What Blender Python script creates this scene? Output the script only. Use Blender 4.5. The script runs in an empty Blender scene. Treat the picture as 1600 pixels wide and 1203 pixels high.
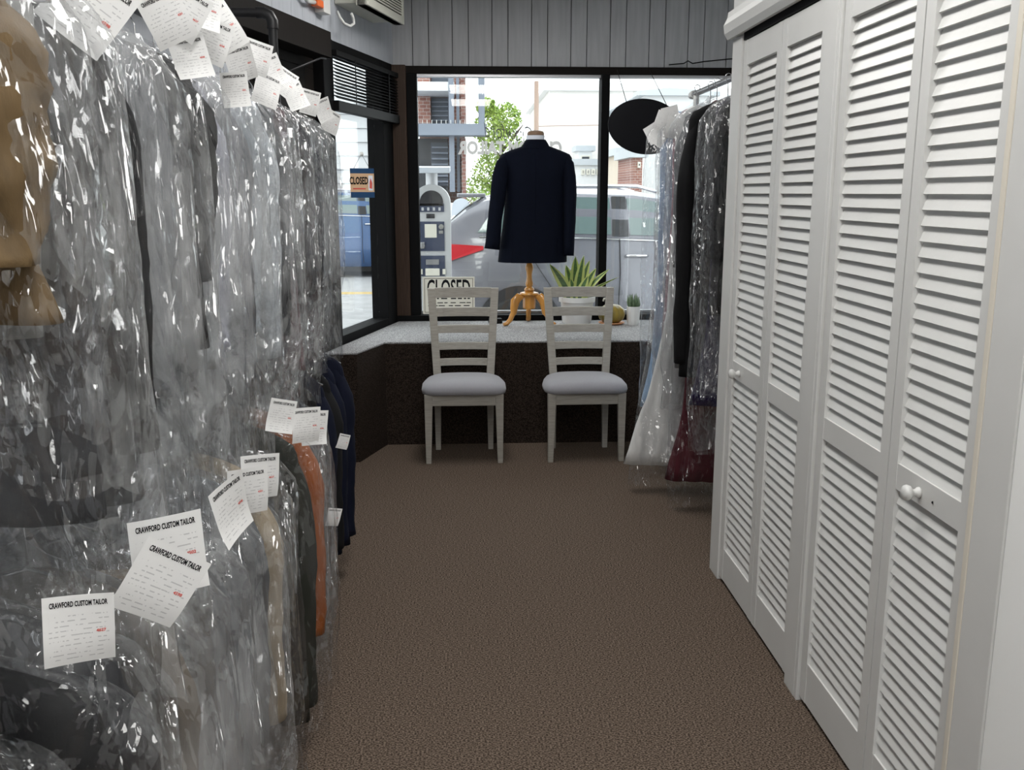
import bpy, math, random
from mathutils import Vector, Matrix, noise

sc = bpy.context.scene
C = sc.collection
R = math.radians

# ------------------------------------------------------------------ camera
CAM_H, F_PX, PITCH, YAW = 1.52, 1463.0, R(11.6), R(2.87)
cam_d = bpy.data.cameras.new('camera')
cam_d.sensor_width = 36.0
cam_d.sensor_fit = 'HORIZONTAL'
cam_d.lens = 36.0 * F_PX / 1600.0
cam_d.clip_start = 0.05
cam_d.clip_end = 400
cam = bpy.data.objects.new('camera', cam_d)
C.objects.link(cam)
cam.location = (0, 0, CAM_H)
cam.rotation_euler = (math.pi / 2 - PITCH, 0, -YAW)
sc.camera = cam

# ------------------------------------------------------------------ overcast sky, exposure
W = bpy.data.worlds.new('overcast_sky')
sc.world = W
W.use_nodes = True
bg = W.node_tree.nodes['Background']
bg.inputs['Color'].default_value = (0.93, 0.97, 1.0, 1)
bg.inputs['Strength'].default_value = 3.0
sc.view_settings.view_transform = 'Standard'
sc.view_settings.look = 'None'
sc.view_settings.gamma = 1.0
sc.view_settings.exposure = 0.0
sc.view_settings.use_curve_mapping = False
sc.cycles.transparent_max_bounces = 20
sc.cycles.max_bounces = 8
sc.cycles.diffuse_bounces = 4
sc.cycles.glossy_bounces = 3
sc.cycles.transmission_bounces = 4
sc.cycles.caustics_reflective = False
sc.cycles.caustics_refractive = False
LAMP = 13.0          # emission of the ceiling lamps' diffusers

# ------------------------------------------------------------------ where things stand (from the photograph's perspective)
_f = Vector((math.sin(YAW) * math.cos(PITCH), math.cos(YAW) * math.cos(PITCH), -math.sin(PITCH)))
_r = Vector((math.cos(YAW), -math.sin(YAW), 0))
_u = _r.cross(_f)
def ray(px, py):
    return _f + _r * ((px - 800) / F_PX) + _u * (-(py - 601.5) / F_PX)
def at_y(px, py, Y):
    d = ray(px, py); t = Y / d.y
    return Vector((d.x * t, Y, CAM_H + d.z * t))
def at_x(px, py, X):
    d = ray(px, py); t = X / d.x
    return Vector((X, d.y * t, CAM_H + d.z * t))
def at_z(px, py, z):
    d = ray(px, py); t = (z - CAM_H) / d.z
    return Vector((d.x * t, d.y * t, z))

# ------------------------------------------------------------------ materials
def mat(name, col, rough=0.6, spec=0.5, metal=0.0, var=0.0, vscale=8.0, bump=0.0, bscale=60.0, stretch=(1, 1, 1),
        sheen=0.0, col2=None, coat=0.0, detail=4.0, thresh=None):
    m = bpy.data.materials.new(name)
    m.use_nodes = True
    nt = m.node_tree
    b = nt.nodes['Principled BSDF']
    b.inputs['Roughness'].default_value = rough
    b.inputs['Specular IOR Level'].default_value = spec
    b.inputs['Metallic'].default_value = metal
    b.inputs['Sheen Weight'].default_value = sheen
    b.inputs['Coat Weight'].default_value = coat
    b.inputs['Base Color'].default_value = (*col, 1)
    if var or bump or col2:
        tc = nt.nodes.new('ShaderNodeTexCoord')
        mp = nt.nodes.new('ShaderNodeMapping')
        mp.inputs['Scale'].default_value = stretch
        nt.links.new(tc.outputs['Object'], mp.inputs['Vector'])
    if var or col2:
        n = nt.nodes.new('ShaderNodeTexNoise')
        n.inputs['Scale'].default_value = vscale
        n.inputs['Detail'].default_value = detail
        nt.links.new(mp.outputs[0], n.inputs['Vector'])
        cr = nt.nodes.new('ShaderNodeValToRGB')
        lo, hi = thresh or (0.3, 0.7)
        cr.color_ramp.elements[0].position = lo
        cr.color_ramp.elements[1].position = hi
        c2 = col2 or tuple(min(1, c * (1 + var)) for c in col)
        c1 = col if col2 else tuple(c * (1 - var) for c in col)
        cr.color_ramp.elements[0].color = (*c1, 1)
        cr.color_ramp.elements[1].color = (*c2, 1)
        nt.links.new(n.outputs['Fac'], cr.inputs['Fac'])
        nt.links.new(cr.outputs['Color'], b.inputs['Base Color'])
    if bump:
        n2 = nt.nodes.new('ShaderNodeTexNoise')
        n2.inputs['Scale'].default_value = bscale
        n2.inputs['Detail'].default_value = 3
        nt.links.new(mp.outputs[0], n2.inputs['Vector'])
        bp = nt.nodes.new('ShaderNodeBump')
        bp.inputs['Strength'].default_value = bump
        bp.inputs['Distance'].default_value = 0.01
        nt.links.new(n2.outputs['Fac'], bp.inputs['Height'])
        nt.links.new(bp.outputs[0], b.inputs['Normal'])
    return m

def emit_mat(name, col, s):
    m = bpy.data.materials.new(name); m.use_nodes = True
    nt = m.node_tree; nt.nodes.remove(nt.nodes['Principled BSDF'])
    e = nt.nodes.new('ShaderNodeEmission')
    e.inputs['Color'].default_value = (*col, 1); e.inputs['Strength'].default_value = s
    nt.links.new(e.outputs[0], nt.nodes['Material Output'].inputs['Surface'])
    return m

def schlick(nt, normal, k, f0):
    """two-sided Schlick reflectance of a thin sheet"""
    ge = nt.nodes.new('ShaderNodeNewGeometry')
    d = nt.nodes.new('ShaderNodeVectorMath'); d.operation = 'DOT_PRODUCT'
    nt.links.new(ge.outputs['Incoming'], d.inputs[0]); nt.links.new(normal or ge.outputs['Normal'], d.inputs[1])
    def mth(op, a, b):
        n = nt.nodes.new('ShaderNodeMath'); n.operation = op
        for i, v in enumerate((a, b)):
            if v is None: continue
            if isinstance(v, (int, float)): n.inputs[i].default_value = v
            else: nt.links.new(v, n.inputs[i])
        n.use_clamp = True
        return n.outputs[0]
    n = nt.nodes.new('ShaderNodeMath'); n.operation = 'ABSOLUTE'; nt.links.new(d.outputs['Value'], n.inputs[0])
    p = mth('POWER', mth('SUBTRACT', 1.0, n.outputs[0]), 5.0)
    return mth('ADD', mth('MULTIPLY', p, (1 - f0) * k), f0)

def glass_mat(name, tint=(0.96, 0.98, 0.97), refl=1.0):
    m = bpy.data.materials.new(name); m.use_nodes = True
    nt = m.node_tree; nt.nodes.remove(nt.nodes['Principled BSDF'])
    t = nt.nodes.new('ShaderNodeBsdfTransparent'); t.inputs['Color'].default_value = (*tint, 1)
    g = nt.nodes.new('ShaderNodeBsdfGlossy'); g.inputs['Roughness'].default_value = 0.01
    fr = schlick(nt, None, 1.0, 0.035 * refl)
    mx = nt.nodes.new('ShaderNodeMixShader')
    nt.links.new(fr, mx.inputs[0]); nt.links.new(t.outputs[0], mx.inputs[1]); nt.links.new(g.outputs[0], mx.inputs[2])
    nt.links.new(mx.outputs[0], nt.nodes['Material Output'].inputs['Surface'])
    return m

def film_mat(name, haze=0.1, gloss=1.0, tint=(0.80, 0.81, 0.82), crinkle=0.8, seed=0.0):
    """thin clear polythene: see-through, a little milky in patches, crumpled into glossy facets"""
    m = bpy.data.materials.new(name); m.use_nodes = True
    nt = m.node_tree; N = nt.nodes; L = nt.links
    N.remove(N['Principled BSDF'])
    def vm(op, a, b=None, scale=None):
        n = N.new('ShaderNodeVectorMath'); n.operation = op
        L.new(a, n.inputs[0])
        if b is not None:
            if isinstance(b, tuple): n.inputs[1].default_value = b
            else: L.new(b, n.inputs[1])
        if scale is not None:
            if isinstance(scale, (int, float)): n.inputs['Scale'].default_value = scale
            else: L.new(scale, n.inputs['Scale'])
        return n.outputs['Value'] if op == 'DOT_PRODUCT' else n.outputs[0]
    def ma(op, a, b=None, c=None, clamp=False):
        n = N.new('ShaderNodeMath'); n.operation = op; n.use_clamp = clamp
        for i, v in enumerate((a, b, c)):
            if v is None: continue
            if isinstance(v, (int, float)): n.inputs[i].default_value = v
            else: L.new(v, n.inputs[i])
        return n.outputs[0]
    def rng(v, a, b, c, d):
        n = N.new('ShaderNodeMapRange')
        for i, q in enumerate((a, b, c, d)): n.inputs[i + 1].default_value = q
        L.new(v, n.inputs[0]); return n.outputs[0]
    tc = N.new('ShaderNodeTexCoord')
    mp = N.new('ShaderNodeMapping'); mp.inputs['Scale'].default_value = (1, 1, 0.42)
    mp.inputs['Location'].default_value = (seed, seed * 1.7, seed * 0.6)
    L.new(tc.outputs['Object'], mp.inputs['Vector'])
    wn = N.new('ShaderNodeTexNoise'); wn.inputs['Scale'].default_value = 5; wn.inputs['Detail'].default_value = 1
    L.new(mp.outputs[0], wn.inputs['Vector'])
    co = vm('ADD', mp.outputs[0], vm('SCALE', wn.outputs['Color'], scale=0.16))
    pn = N.new('ShaderNodeTexNoise'); pn.inputs['Scale'].default_value = 7; pn.inputs['Detail'].default_value = 2
    L.new(co, pn.inputs['Vector'])
    sp = N.new('ShaderNodeSeparateColor'); L.new(pn.outputs['Color'], sp.inputs[0])
    milk = rng(sp.outputs[0], 0.36, 0.68, 0.0, 2.2)
    rough_ = rng(sp.outputs[1], 0.40, 0.62, 0.25, 1.5)
    n3 = N.new('ShaderNodeTexNoise'); n3.inputs['Scale'].default_value = 24; n3.inputs['Detail'].default_value = 2
    L.new(co, n3.inputs['Vector'])
    bp = N.new('ShaderNodeBump'); bp.inputs['Strength'].default_value = 0.8; bp.inputs['Distance'].default_value = 0.025
    L.new(n3.outputs['Fac'], bp.inputs['Height'])
    def facet(scale, amt, prev):
        vv = N.new('ShaderNodeTexVoronoi'); vv.feature = 'F1'; vv.inputs['Scale'].default_value = scale
        L.new(co, vv.inputs['Vector'])
        return vm('ADD', prev, vm('SCALE', vm('SCALE', vm('SUBTRACT', vv.outputs['Color'], (.5, .5, .5)), scale=amt), scale=rough_))
    fn = vm('NORMALIZE', facet(80, 1.2 * crinkle, facet(26, 1.6 * crinkle, bp.outputs[0])))
    ge = N.new('ShaderNodeNewGeometry')
    co_i = ma('ABSOLUTE', vm('DOT_PRODUCT', ge.outputs['Incoming'], bp.outputs[0]))
    graze = ma('POWER', ma('SUBTRACT', 1.0, co_i, clamp=True), 3.0)
    tr = N.new('ShaderNodeBsdfTransparent'); tr.inputs['Color'].default_value = (0.97, 0.975, 0.98, 1)
    df = N.new('ShaderNodeBsdfDiffuse'); df.inputs['Color'].default_value = (*tint, 1)
    tl = N.new('ShaderNodeBsdfTranslucent'); tl.inputs['Color'].default_value = (*tint, 1)
    md = N.new('ShaderNodeMixShader'); md.inputs[0].default_value = 0.35
    L.new(df.outputs[0], md.inputs[1]); L.new(tl.outputs[0], md.inputs[2])
    hz = ma('MULTIPLY', ma('ADD', ma('MULTIPLY', graze, 0.16), haze), milk, clamp=True)
    m1 = N.new('ShaderNodeMixShader')
    L.new(hz, m1.inputs[0]); L.new(tr.outputs[0], m1.inputs[1]); L.new(md.outputs[0], m1.inputs[2])
    gl = N.new('ShaderNodeBsdfGlossy'); gl.inputs['Roughness'].default_value = 0.065
    L.new(fn, gl.inputs['Normal'])
    fg = ma('ADD', ma('MULTIPLY', graze, 0.16), 0.10 * gloss, clamp=True)
    m2 = N.new('ShaderNodeMixShader')
    L.new(fg, m2.inputs[0]); L.new(m1.outputs[0], m2.inputs[1]); L.new(gl.outputs[0], m2.inputs[2])
    L.new(m2.outputs[0], N['Material Output'].inputs['Surface'])
    return m

def ticket_mat():
    m = mat('ticket_paper', (0.80, 0.80, 0.80), 0.7)
    nt = m.node_tree; N = nt.nodes; L = nt.links; b = N['Principled BSDF']
    tc = N.new('ShaderNodeTexCoord'); sp = N.new('ShaderNodeSeparateXYZ'); L.new(tc.outputs['Object'], sp.inputs[0])
    def mth(op, a, bb=None, cc=None):
        n = N.new('ShaderNodeMath'); n.operation = op
        for i, v in enumerate((a, bb, cc)):
            if v is None: continue
            if isinstance(v, (int, float)): n.inputs[i].default_value = v
            else: L.new(v, n.inputs[i])
        return n.outputs[0]
    z = sp.outputs['Z']; x = sp.outputs['X']
    fr = mth('FRACT', mth('MULTIPLY', z, 130.0))
    line = mth('LESS_THAN', fr, 0.24)
    band = mth('MULTIPLY', mth('LESS_THAN', z, 0.026), mth('GREATER_THAN', z, -0.047))
    inx = mth('LESS_THAN', mth('ABSOLUTE', x), 0.041)
    nz = N.new('ShaderNodeTexNoise'); nz.inputs['Scale'].default_value = 150; nz.inputs['Detail'].default_value = 2
    mp = N.new('ShaderNodeMapping'); mp.inputs['Scale'].default_value = (0.8, 0, 0.5); L.new(tc.outputs['Object'], mp.inputs[0]); L.new(mp.outputs[0], nz.inputs['Vector'])
    wd = mth('GREATER_THAN', nz.outputs['Fac'], 0.5)
    k = mth('MULTIPLY', mth('MULTIPLY', line, band), mth('MULTIPLY', inx, wd))
    mx = N.new('ShaderNodeMix'); mx.data_type = 'RGBA'
    L.new(mth('MULTIPLY', k, 0.38), mx.inputs['Factor'])
    mx.inputs['A'].default_value = (0.74, 0.74, 0.735, 1); mx.inputs['B'].default_value = (0.12, 0.12, 0.14, 1)
    L.new(mx.outputs['Result'], b.inputs['Base Color'])
    return m

def carpet_mat(name, c1, c2, sc_=260, stretch=(1, 1, 1)):
    return mat(name, c1, 0.95, 0.1, col2=c2, vscale=sc_, bump=0.3, bscale=sc_ * 1.6, detail=3, thresh=(0.42, 0.60), stretch=stretch)

M = {}
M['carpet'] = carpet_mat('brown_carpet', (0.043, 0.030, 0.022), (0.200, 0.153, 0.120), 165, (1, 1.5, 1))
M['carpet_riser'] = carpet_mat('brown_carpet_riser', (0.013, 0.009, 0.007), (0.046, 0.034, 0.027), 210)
M['carpet_ledge'] = carpet_mat('grey_carpet_ledge', (0.20, 0.20, 0.205), (0.52, 0.52, 0.53), 190)
M['white_paint'] = mat('white_paint', (0.68, 0.68, 0.665), 0.42, 0.5, var=0.025, vscale=5, bump=0.03, bscale=80)
M['white_wall'] = mat('white_wall', (0.92, 0.925, 0.91), 0.8, 0.3, var=0.01, vscale=3, bump=0.03, bscale=90)
M['cream'] = mat('cream_trim', (0.74, 0.69, 0.60), 0.5)
M['greypanel'] = mat('grey_panel_paint', (0.40, 0.405, 0.42), 0.65, 0.3, var=0.10, vscale=6, stretch=(6, 6, 0.5))
M['greypanel2'] = mat('blue_grey_panel_paint', (0.44, 0.46, 0.50), 0.65, 0.3, var=0.06, vscale=5, stretch=(6, 6, 0.5))
M['groove'] = mat('dark_groove', (0.05, 0.05, 0.055), 0.9)
M['darkwood'] = mat('dark_brown_frame', (0.011, 0.009, 0.008), 0.6, 0.08, var=0.2, vscale=20, stretch=(10, 10, 0.6))
M['brownwood'] = mat('brown_column', (0.045, 0.028, 0.020), 0.5, 0.15, var=0.25, vscale=18, stretch=(14, 14, 0.5))
M['black_frame'] = mat('black_metal_frame', (0.006, 0.006, 0.0065), 0.6, 0.06)
M['alu'] = mat('aluminium_bead', (0.45, 0.45, 0.47), 0.35, metal=0.8)
M['black'] = mat('black_plastic', (0.008, 0.008, 0.0085), 0.55, 0.1)
M['blackpipe'] = mat('black_iron_pipe', (0.022, 0.022, 0.024), 0.42, 0.5, metal=0.3)
M['glass'] = glass_mat('window_glass')
M['ceiling'] = mat('ceiling_tile', (0.75, 0.75, 0.74), 0.9)
M['lamp'] = emit_mat('lamp_diffuser', (1.0, 0.985, 0.955), LAMP)
M['chairwood'] = mat('whitewashed_wood', (0.375, 0.355, 0.315), 0.55, 0.35, var=0.13, vscale=14, stretch=(1, 1, 9), bump=0.05, bscale=40)
M['chairwood_x'] = mat('whitewashed_wood_cross', (0.385, 0.365, 0.325), 0.55, 0.35, var=0.13, vscale=14, stretch=(1, 9, 9), bump=0.05, bscale=40)
M['seat'] = mat('grey_seat_fabric', (0.335, 0.335, 0.365), 0.85, 0.2, var=0.05, vscale=200, bump=0.2, bscale=400, sheen=0.3)
M['navy'] = mat('navy_suiting', (0.0030, 0.0044, 0.0105), 0.9, 0.10, var=0.12, vscale=40, bump=0.08, bscale=500)
M['honey'] = mat('honey_wood', (0.52, 0.235, 0.045), 0.28, 0.5, var=0.22, vscale=9, stretch=(3, 3, 0.6), coat=0.3)
M['neckcap'] = mat('brown_neck_cap', (0.20, 0.12, 0.07), 0.6)
M['collar_white'] = mat('white_collar', (0.72, 0.75, 0.82), 0.8)
M['pot_white'] = mat('white_ceramic', (0.78, 0.78, 0.77), 0.3)
M['soil'] = mat('soil', (0.03, 0.022, 0.016), 0.95, bump=0.6, bscale=120)
M['leaf'] = mat('snake_leaf_green', (0.075, 0.16, 0.045), 0.4, var=0.4, vscale=30, stretch=(1, 1, 3))
M['leafedge'] = mat('snake_leaf_yellow', (0.58, 0.66, 0.20), 0.4)
M['succulent'] = mat('succulent_green', (0.11, 0.17, 0.09), 0.5, var=0.3, vscale=60)
M['gourd'] = mat('mottled_gourd', (0.10, 0.085, 0.018), 0.35, col2=(0.34, 0.24, 0.035), vscale=16, stretch=(1, 1, 0.4))
M['sign_cream'] = mat('cream_sign_board', (0.70, 0.68, 0.60), 0.6)
M['ink'] = mat('black_ink', (0.010, 0.010, 0.012), 0.75, 0.1)
M['redink'] = mat('red_ink', (0.62, 0.09, 0.07), 0.7)
M['orange'] = mat('orange_print', (0.70, 0.33, 0.16), 0.6)
M['peach'] = mat('peach_print', (0.72, 0.55, 0.40), 0.6)
M['blueprint'] = mat('blue_print', (0.06, 0.15, 0.33), 0.6)
def vinyl(name, col):
    m = bpy.data.materials.new(name); m.use_nodes = True
    nt = m.node_tree; nt.nodes.remove(nt.nodes['Principled BSDF'])
    d = nt.nodes.new('ShaderNodeBsdfDiffuse'); d.inputs['Color'].default_value = (*col, 1)
    t = nt.nodes.new('ShaderNodeBsdfTranslucent'); t.inputs['Color'].default_value = (*col, 1)
    mx = nt.nodes.new('ShaderNodeMixShader'); mx.inputs[0].default_value = .6
    nt.links.new(d.outputs[0], mx.inputs[1]); nt.links.new(t.outputs[0], mx.inputs[2]); nt.links.new(mx.outputs[0], nt.nodes['Material Output'].inputs['Surface'])
    return m
M['peach'] = vinyl('peach_print', (.72, .55, .40))
M['blueprint'] = vinyl('blue_print', (.06, .15, .33))
M['letter'] = vinyl('window_letter_vinyl', (.80, .79, .78))
M['script'] = mat('window_script_vinyl', (0.10, 0.10, 0.11), 0.6)
M['ac'] = mat('beige_plastic', (0.56, 0.555, 0.49), 0.5)
M['ac_dark'] = mat('ac_inside', (0.06, 0.06, 0.06), 0.7)
M['cordwhite'] = mat('white_cord', (0.68, 0.68, 0.66), 0.45)
M['plug_orange'] = mat('orange_plug', (0.80, 0.16, 0.04), 0.45)
M['ticket'] = ticket_mat()
M['paper_y'] = mat('yellowed_paper', (0.74, 0.76, 0.62), 0.75)
M['chrome'] = mat('chrome_wire', (0.62, 0.62, 0.64), 0.2, metal=1.0)
M['film'] = [film_mat('clear_polythene', 0.095, 1.0, seed=0.0, crinkle=0.8), film_mat('clear_polythene_milky', 0.19, 1.0, seed=3.1, crinkle=0.8),
             film_mat('clear_polythene_thin', 0.025, 1.0, seed=7.7, crinkle=0.9),
             film_mat('clear_polythene_smooth', 0.02, 0.55, seed=12.3, crinkle=0.55)]

# ------------------------------------------------------------------ mesh builder
class MB:
    def __init__(s): s.v = []; s.f = []
    def quadbox(s, p):          # eight corners: 0-3 bottom loop, 4-7 top loop
        b = len(s.v); s.v += [tuple(q) for q in p]
        for f in ((3, 2, 1, 0), (4, 5, 6, 7), (0, 1, 5, 4), (1, 2, 6, 5), (2, 3, 7, 6), (3, 0, 4, 7)):
            s.f.append(tuple(b + i for i in f))
        return s
    def box(s, x0, x1, y0, y1, z0, z1):
        return s.quadbox([(x0, y0, z0), (x1, y0, z0), (x1, y1, z0), (x0, y1, z0), (x0, y0, z1), (x1, y0, z1), (x1, y1, z1), (x0, y1, z1)])
    def loft(s, rings, cap0=True, cap1=True, closed=True):
        b = len(s.v); n = len(rings[0])
        for r in rings: s.v += [tuple(q) for q in r]
        for i in range(len(rings) - 1):
            for j in range(n if closed else n - 1):
                k = (j + 1) % n
                s.f.append((b + i * n + j, b + i * n + k, b + (i + 1) * n + k, b + (i + 1) * n + j))
        if closed and cap0: s.f.append(tuple(b + j for j in range(n))[::-1])
        if closed and cap1: s.f.append(tuple(b + (len(rings) - 1) * n + j for j in range(n)))
        return s
    def tube(s, pts, rad, n=10, caps=True):
        pts = [Vector(p) for p in pts]
        rads = rad if isinstance(rad, (list, tuple)) else [rad] * len(pts)
        rings = []; up = None
        for i, p in enumerate(pts):
            t = (pts[min(i + 1, len(pts) - 1)] - pts[max(i - 1, 0)]).normalized()
            if up is None:
                a = Vector((0, 0, 1)) if abs(t.z) < 0.9 else Vector((1, 0, 0))
                up = (a - t * a.dot(t)).normalized()
            else:
                up = (up - t * up.dot(t)).normalized()
            w = t.cross(up)
            rings.append([p + (up * math.cos(2 * math.pi * k / n) + w * math.sin(2 * math.pi * k / n)) * rads[i] for k in range(n)])
        return s.loft(rings, caps, caps)
    def lathe(s, prof, n=24, c=(0, 0, 0), ribs=0, ribamp=0.0):
        rings = []
        for r, z in prof:
            rings.append([(c[0] + (r + ribamp * r * math.cos(ribs * 2 * math.pi * k / n)) * math.cos(2 * math.pi * k / n),
                           c[1] + (r + ribamp * r * math.cos(ribs * 2 * math.pi * k / n)) * math.sin(2 * math.pi * k / n), c[2] + z) for k in range(n)])
        return s.loft(rings)
    def prism(s, poly, axis, a0, a1):   # polygon in the two other axes (cyclic order), extruded along axis
        def P(u, v, a): return {'x': (a, u, v), 'y': (u, a, v), 'z': (u, v, a)}[axis]
        return s.loft([[P(u, v, a0) for u, v in poly], [P(u, v, a1) for u, v in poly]])
    def mesh(s, name, m, smooth=False, bevel=0.0):
        me = bpy.data.meshes.new(name)
        me.from_pydata(s.v, [], s.f)
        me.materials.append(m)
        me.validate()
        import bmesh
        bm = bmesh.new(); bm.from_mesh(me)
        bmesh.ops.recalc_face_normals(bm, faces=bm.faces)
        if bevel:
            bmesh.ops.bevel(bm, geom=[e for e in bm.edges if len(e.link_faces) == 2 and e.calc_face_angle(0) > 0.6], offset=bevel, segments=2, affect='EDGES', profile=0.6)
        bm.to_mesh(me); bm.free()
        if smooth:
            me.polygons.foreach_set('use_smooth', [True] * len(me.polygons))
            if smooth == 'auto':
                me.set_sharp_from_angle(angle=R(38))
        me.update()
        return me
    def build(s, name, m, parent=None, smooth=False, bevel=0.0, loc=None, rot=None):
        return link(name, s.mesh(name, m, smooth, bevel), parent, loc, rot)

def link(name, me, parent=None, loc=None, rot=None):
    o = bpy.data.objects.new(name, me); C.objects.link(o)
    if parent: o.parent = parent
    if loc: o.location = loc
    if rot: o.rotation_euler = rot
    return o
def tag(o, label=None, cat=None, group=None, kind=None):
    if label: o['label'] = label
    if cat: o['category'] = cat
    if group: o['group'] = group
    if kind: o['kind'] = kind
    return o
def empty(name, loc=(0, 0, 0), rz=0.0, label=None, cat=None, group=None, kind=None, parent=None):
    o = bpy.data.objects.new(name, None); C.objects.link(o)
    o.location = loc; o.rotation_euler = (0, 0, rz); o.empty_display_size = 0.1
    if parent: o.parent = parent
    return tag(o, label, cat, group, kind)
def copy_tree(o, parent=None):
    kids = list(o.children); c = o.copy(); C.objects.link(c); c.parent = parent
    for k in kids: copy_tree(k, c)
    return c

_txt = {}
def text_mesh(body, size, m, extrude=0.0004, offset=0.0, sx=1.0, shear=0.0, key=None, space=1.0):
    """flat lettering, centred, standing in the XZ plane and read from -Y"""
    k = (body, size, m.name, sx, shear)
    if k in _txt: return _txt[k]
    cu = bpy.data.curves.new('lettering', 'FONT')
    cu.body = body; cu.size = size; cu.extrude = extrude; cu.offset = offset; cu.shear = shear
    cu.space_character = space
    cu.align_x = 'CENTER'; cu.align_y = 'CENTER'; cu.resolution_u = 3
    ob = bpy.data.objects.new('lettering', cu); C.objects.link(ob)
    dg = bpy.context.evaluated_depsgraph_get(); dg.update()
    me = bpy.data.meshes.new_from_object(ob.evaluated_get(dg))
    bpy.data.objects.remove(ob); bpy.data.curves.remove(cu)
    me.transform(Matrix(((sx, 0, 0, 0), (0, 0, 1, 0), (0, 1, 0, 0), (0, 0, 0, 1))))
    me.materials.clear(); me.materials.append(m)
    _txt[k] = me
    return me

# ================================================================== ROOM SHELL
YF = 6.62                       # inner face of the street window
XR = 1.0                        # face of the louvred closet
Z_CEIL = 2.95
Z_LEDGE = 0.639
AX = at_y(618, 300, YF).x       # left end of the street window wall
ANG = R(14.5)                   # the left wall runs askew
ul = Vector((-math.sin(ANG), -math.cos(ANG), 0))    # along the left wall, towards the viewer
nl = Vector((math.cos(ANG), -math.sin(ANG), 0))     # into the room
A0 = Vector((AX, YF, 0))
def wl(s, off, z): return A0 + ul * s + nl * off + Vector((0, 0, z))
def wall_hit(px, py, off=0.0):
    d = ray(px, py); t = ((A0 + nl * off).dot(nl)) / d.dot(nl)
    p = d * t; q = p - A0
    return q.dot(ul), CAM_H + p.z
def lbox(mb, s0, s1, o0, o1, z0, z1):
    return mb.quadbox([wl(s0, o0, z0), wl(s1, o0, z0), wl(s1, o1, z0), wl(s0, o1, z0), wl(s0, o0, z1), wl(s1, o0, z1), wl(s1, o1, z1), wl(s0, o1, z1)])

YB = -3.2
XRW = 2.05                      # the room is wider beyond the closet
tag(MB().box(-2.9, 2.3, YB - .1, YF + .12, -.12, 0).build('floor', M['carpet']), 'brown flecked carpet floor', kind='structure')
tag(MB().box(-2.9, 2.3, YB - .1, YF + .12, Z_CEIL, Z_CEIL + .1).build('ceiling', M['ceiling']), 'plain white ceiling', kind='structure')
tag(MB().box(-2.9, 2.3, YB - .1, YB, 0, Z_CEIL).build('wall_rear', M['white_wall']), 'white wall behind the viewer', kind='structure')
# right wall: white wall near the viewer, closet recess behind
wr = tag(MB().box(XR, XR + .12, YB, 1.60, 0, Z_CEIL).build('wall_right', M['white_wall']), 'white wall beside the closet', kind='structure')
tag(MB().box(XRW, XRW + .1, 1.6, YF + .1, 0, Z_CEIL).build('wall_right_rear', M['white_wall']), 'side wall behind the right clothes rail', kind='structure')
# left wall
mb = MB(); s_end = 2.15
lbox(mb, s_end, 9.6, -.12, 0, 0, Z_CEIL)
wleft = tag(mb.build('wall_left', M['greypanel2']), 'wall behind the hanging garments', kind='structure')
# street wall over the window
Z_HEAD = at_y(800, 104, YF).z
Z_GT = at_y(800, 117, YF + .03).z
wb = tag(MB().box(AX - .2, XRW + .1, YF + .02, YF + .14, Z_HEAD, Z_CEIL).build('wall_back', M['groove']), 'grey wooden panelling over the shop window', kind='structure')
wid = [.137, .108, .158]; x = AX; i = 0
while x < XRW:
    w = .137 if i == 0 else (.108 if i % 2 else .158)
    x1 = min(x + w, XRW)
    MB().box(x + .0022, x1 - .0022, YF - .002, YF + .03, Z_HEAD, Z_CEIL).build('plank', M['greypanel'], wb, bevel=.002)
    x = x1; i += 1
tag(MB().box(AX - .2, XRW + .1, YF - .1, YF + .14, 0, Z_LEDGE - .03).build('wall_back_low', M['darkwood']), 'low wall under the shop window', kind='structure')
# left wall upper panelling
zt = wall_hit(560, 84, 0.0)[1]
Z_LH = at_y(618, 103, YF).z
mb = MB(); lbox(mb, 0, s_end, -.12, -.01, Z_LH, Z_CEIL)
wlu = tag(mb.build('wall_left_upper', M['groove']), 'blue-grey panelling over the side window', kind='structure')
s = 0; i = 0
while s < s_end:
    w = (.22, .17, .14)[i % 3]; s1 = min(s + w, s_end)
    mb = MB(); lbox(mb, s + .001, s1 - .001, -.03, .004, Z_LH, Z_CEIL); mb.build('plank', M['greypanel2'], wlu, bevel=.0015)
    s = s1; i += 1

# ------------------------------------------------------------------ window bench
Y_RISER = 5.607
c0 = at_z(605, 697, 0); c1 = at_z(563, 722, 0)
poly = [(XRW, YF - .08), (XRW, Y_RISER), (c0.x, Y_RISER), (c1.x, c1.y)]
pe = wl((YF - c1.y) / math.cos(ANG), .035, 0); poly += [(pe.x, pe.y)]
pe = wl(.10, .03, 0); poly += [(pe.x, YF - .08)]
ledge = empty('window_ledge', (0.4, 6.1, 0), label='built-in display ledge covered in grey and brown carpet under the window', cat='ledge')
inv = Matrix.Translation((-.4, -6.1, 0))
def lb(mb, name, m, **k):
    mb.v = [tuple(Vector(p) - Vector((.4, 6.1, 0))) for p in mb.v]
    return mb.build(name, m, ledge, **k)
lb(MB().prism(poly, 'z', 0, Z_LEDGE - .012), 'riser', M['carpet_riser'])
# top with a rounded nose
def inset(poly, d):
    return [(x + (0 if abs(x - XRW) < 1e-6 else 0), y) for x, y in poly]
lb(MB().prism(poly, 'z', Z_LEDGE - .012, Z_LEDGE), 'ledge_top', M['carpet_ledge'], bevel=.005)

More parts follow.
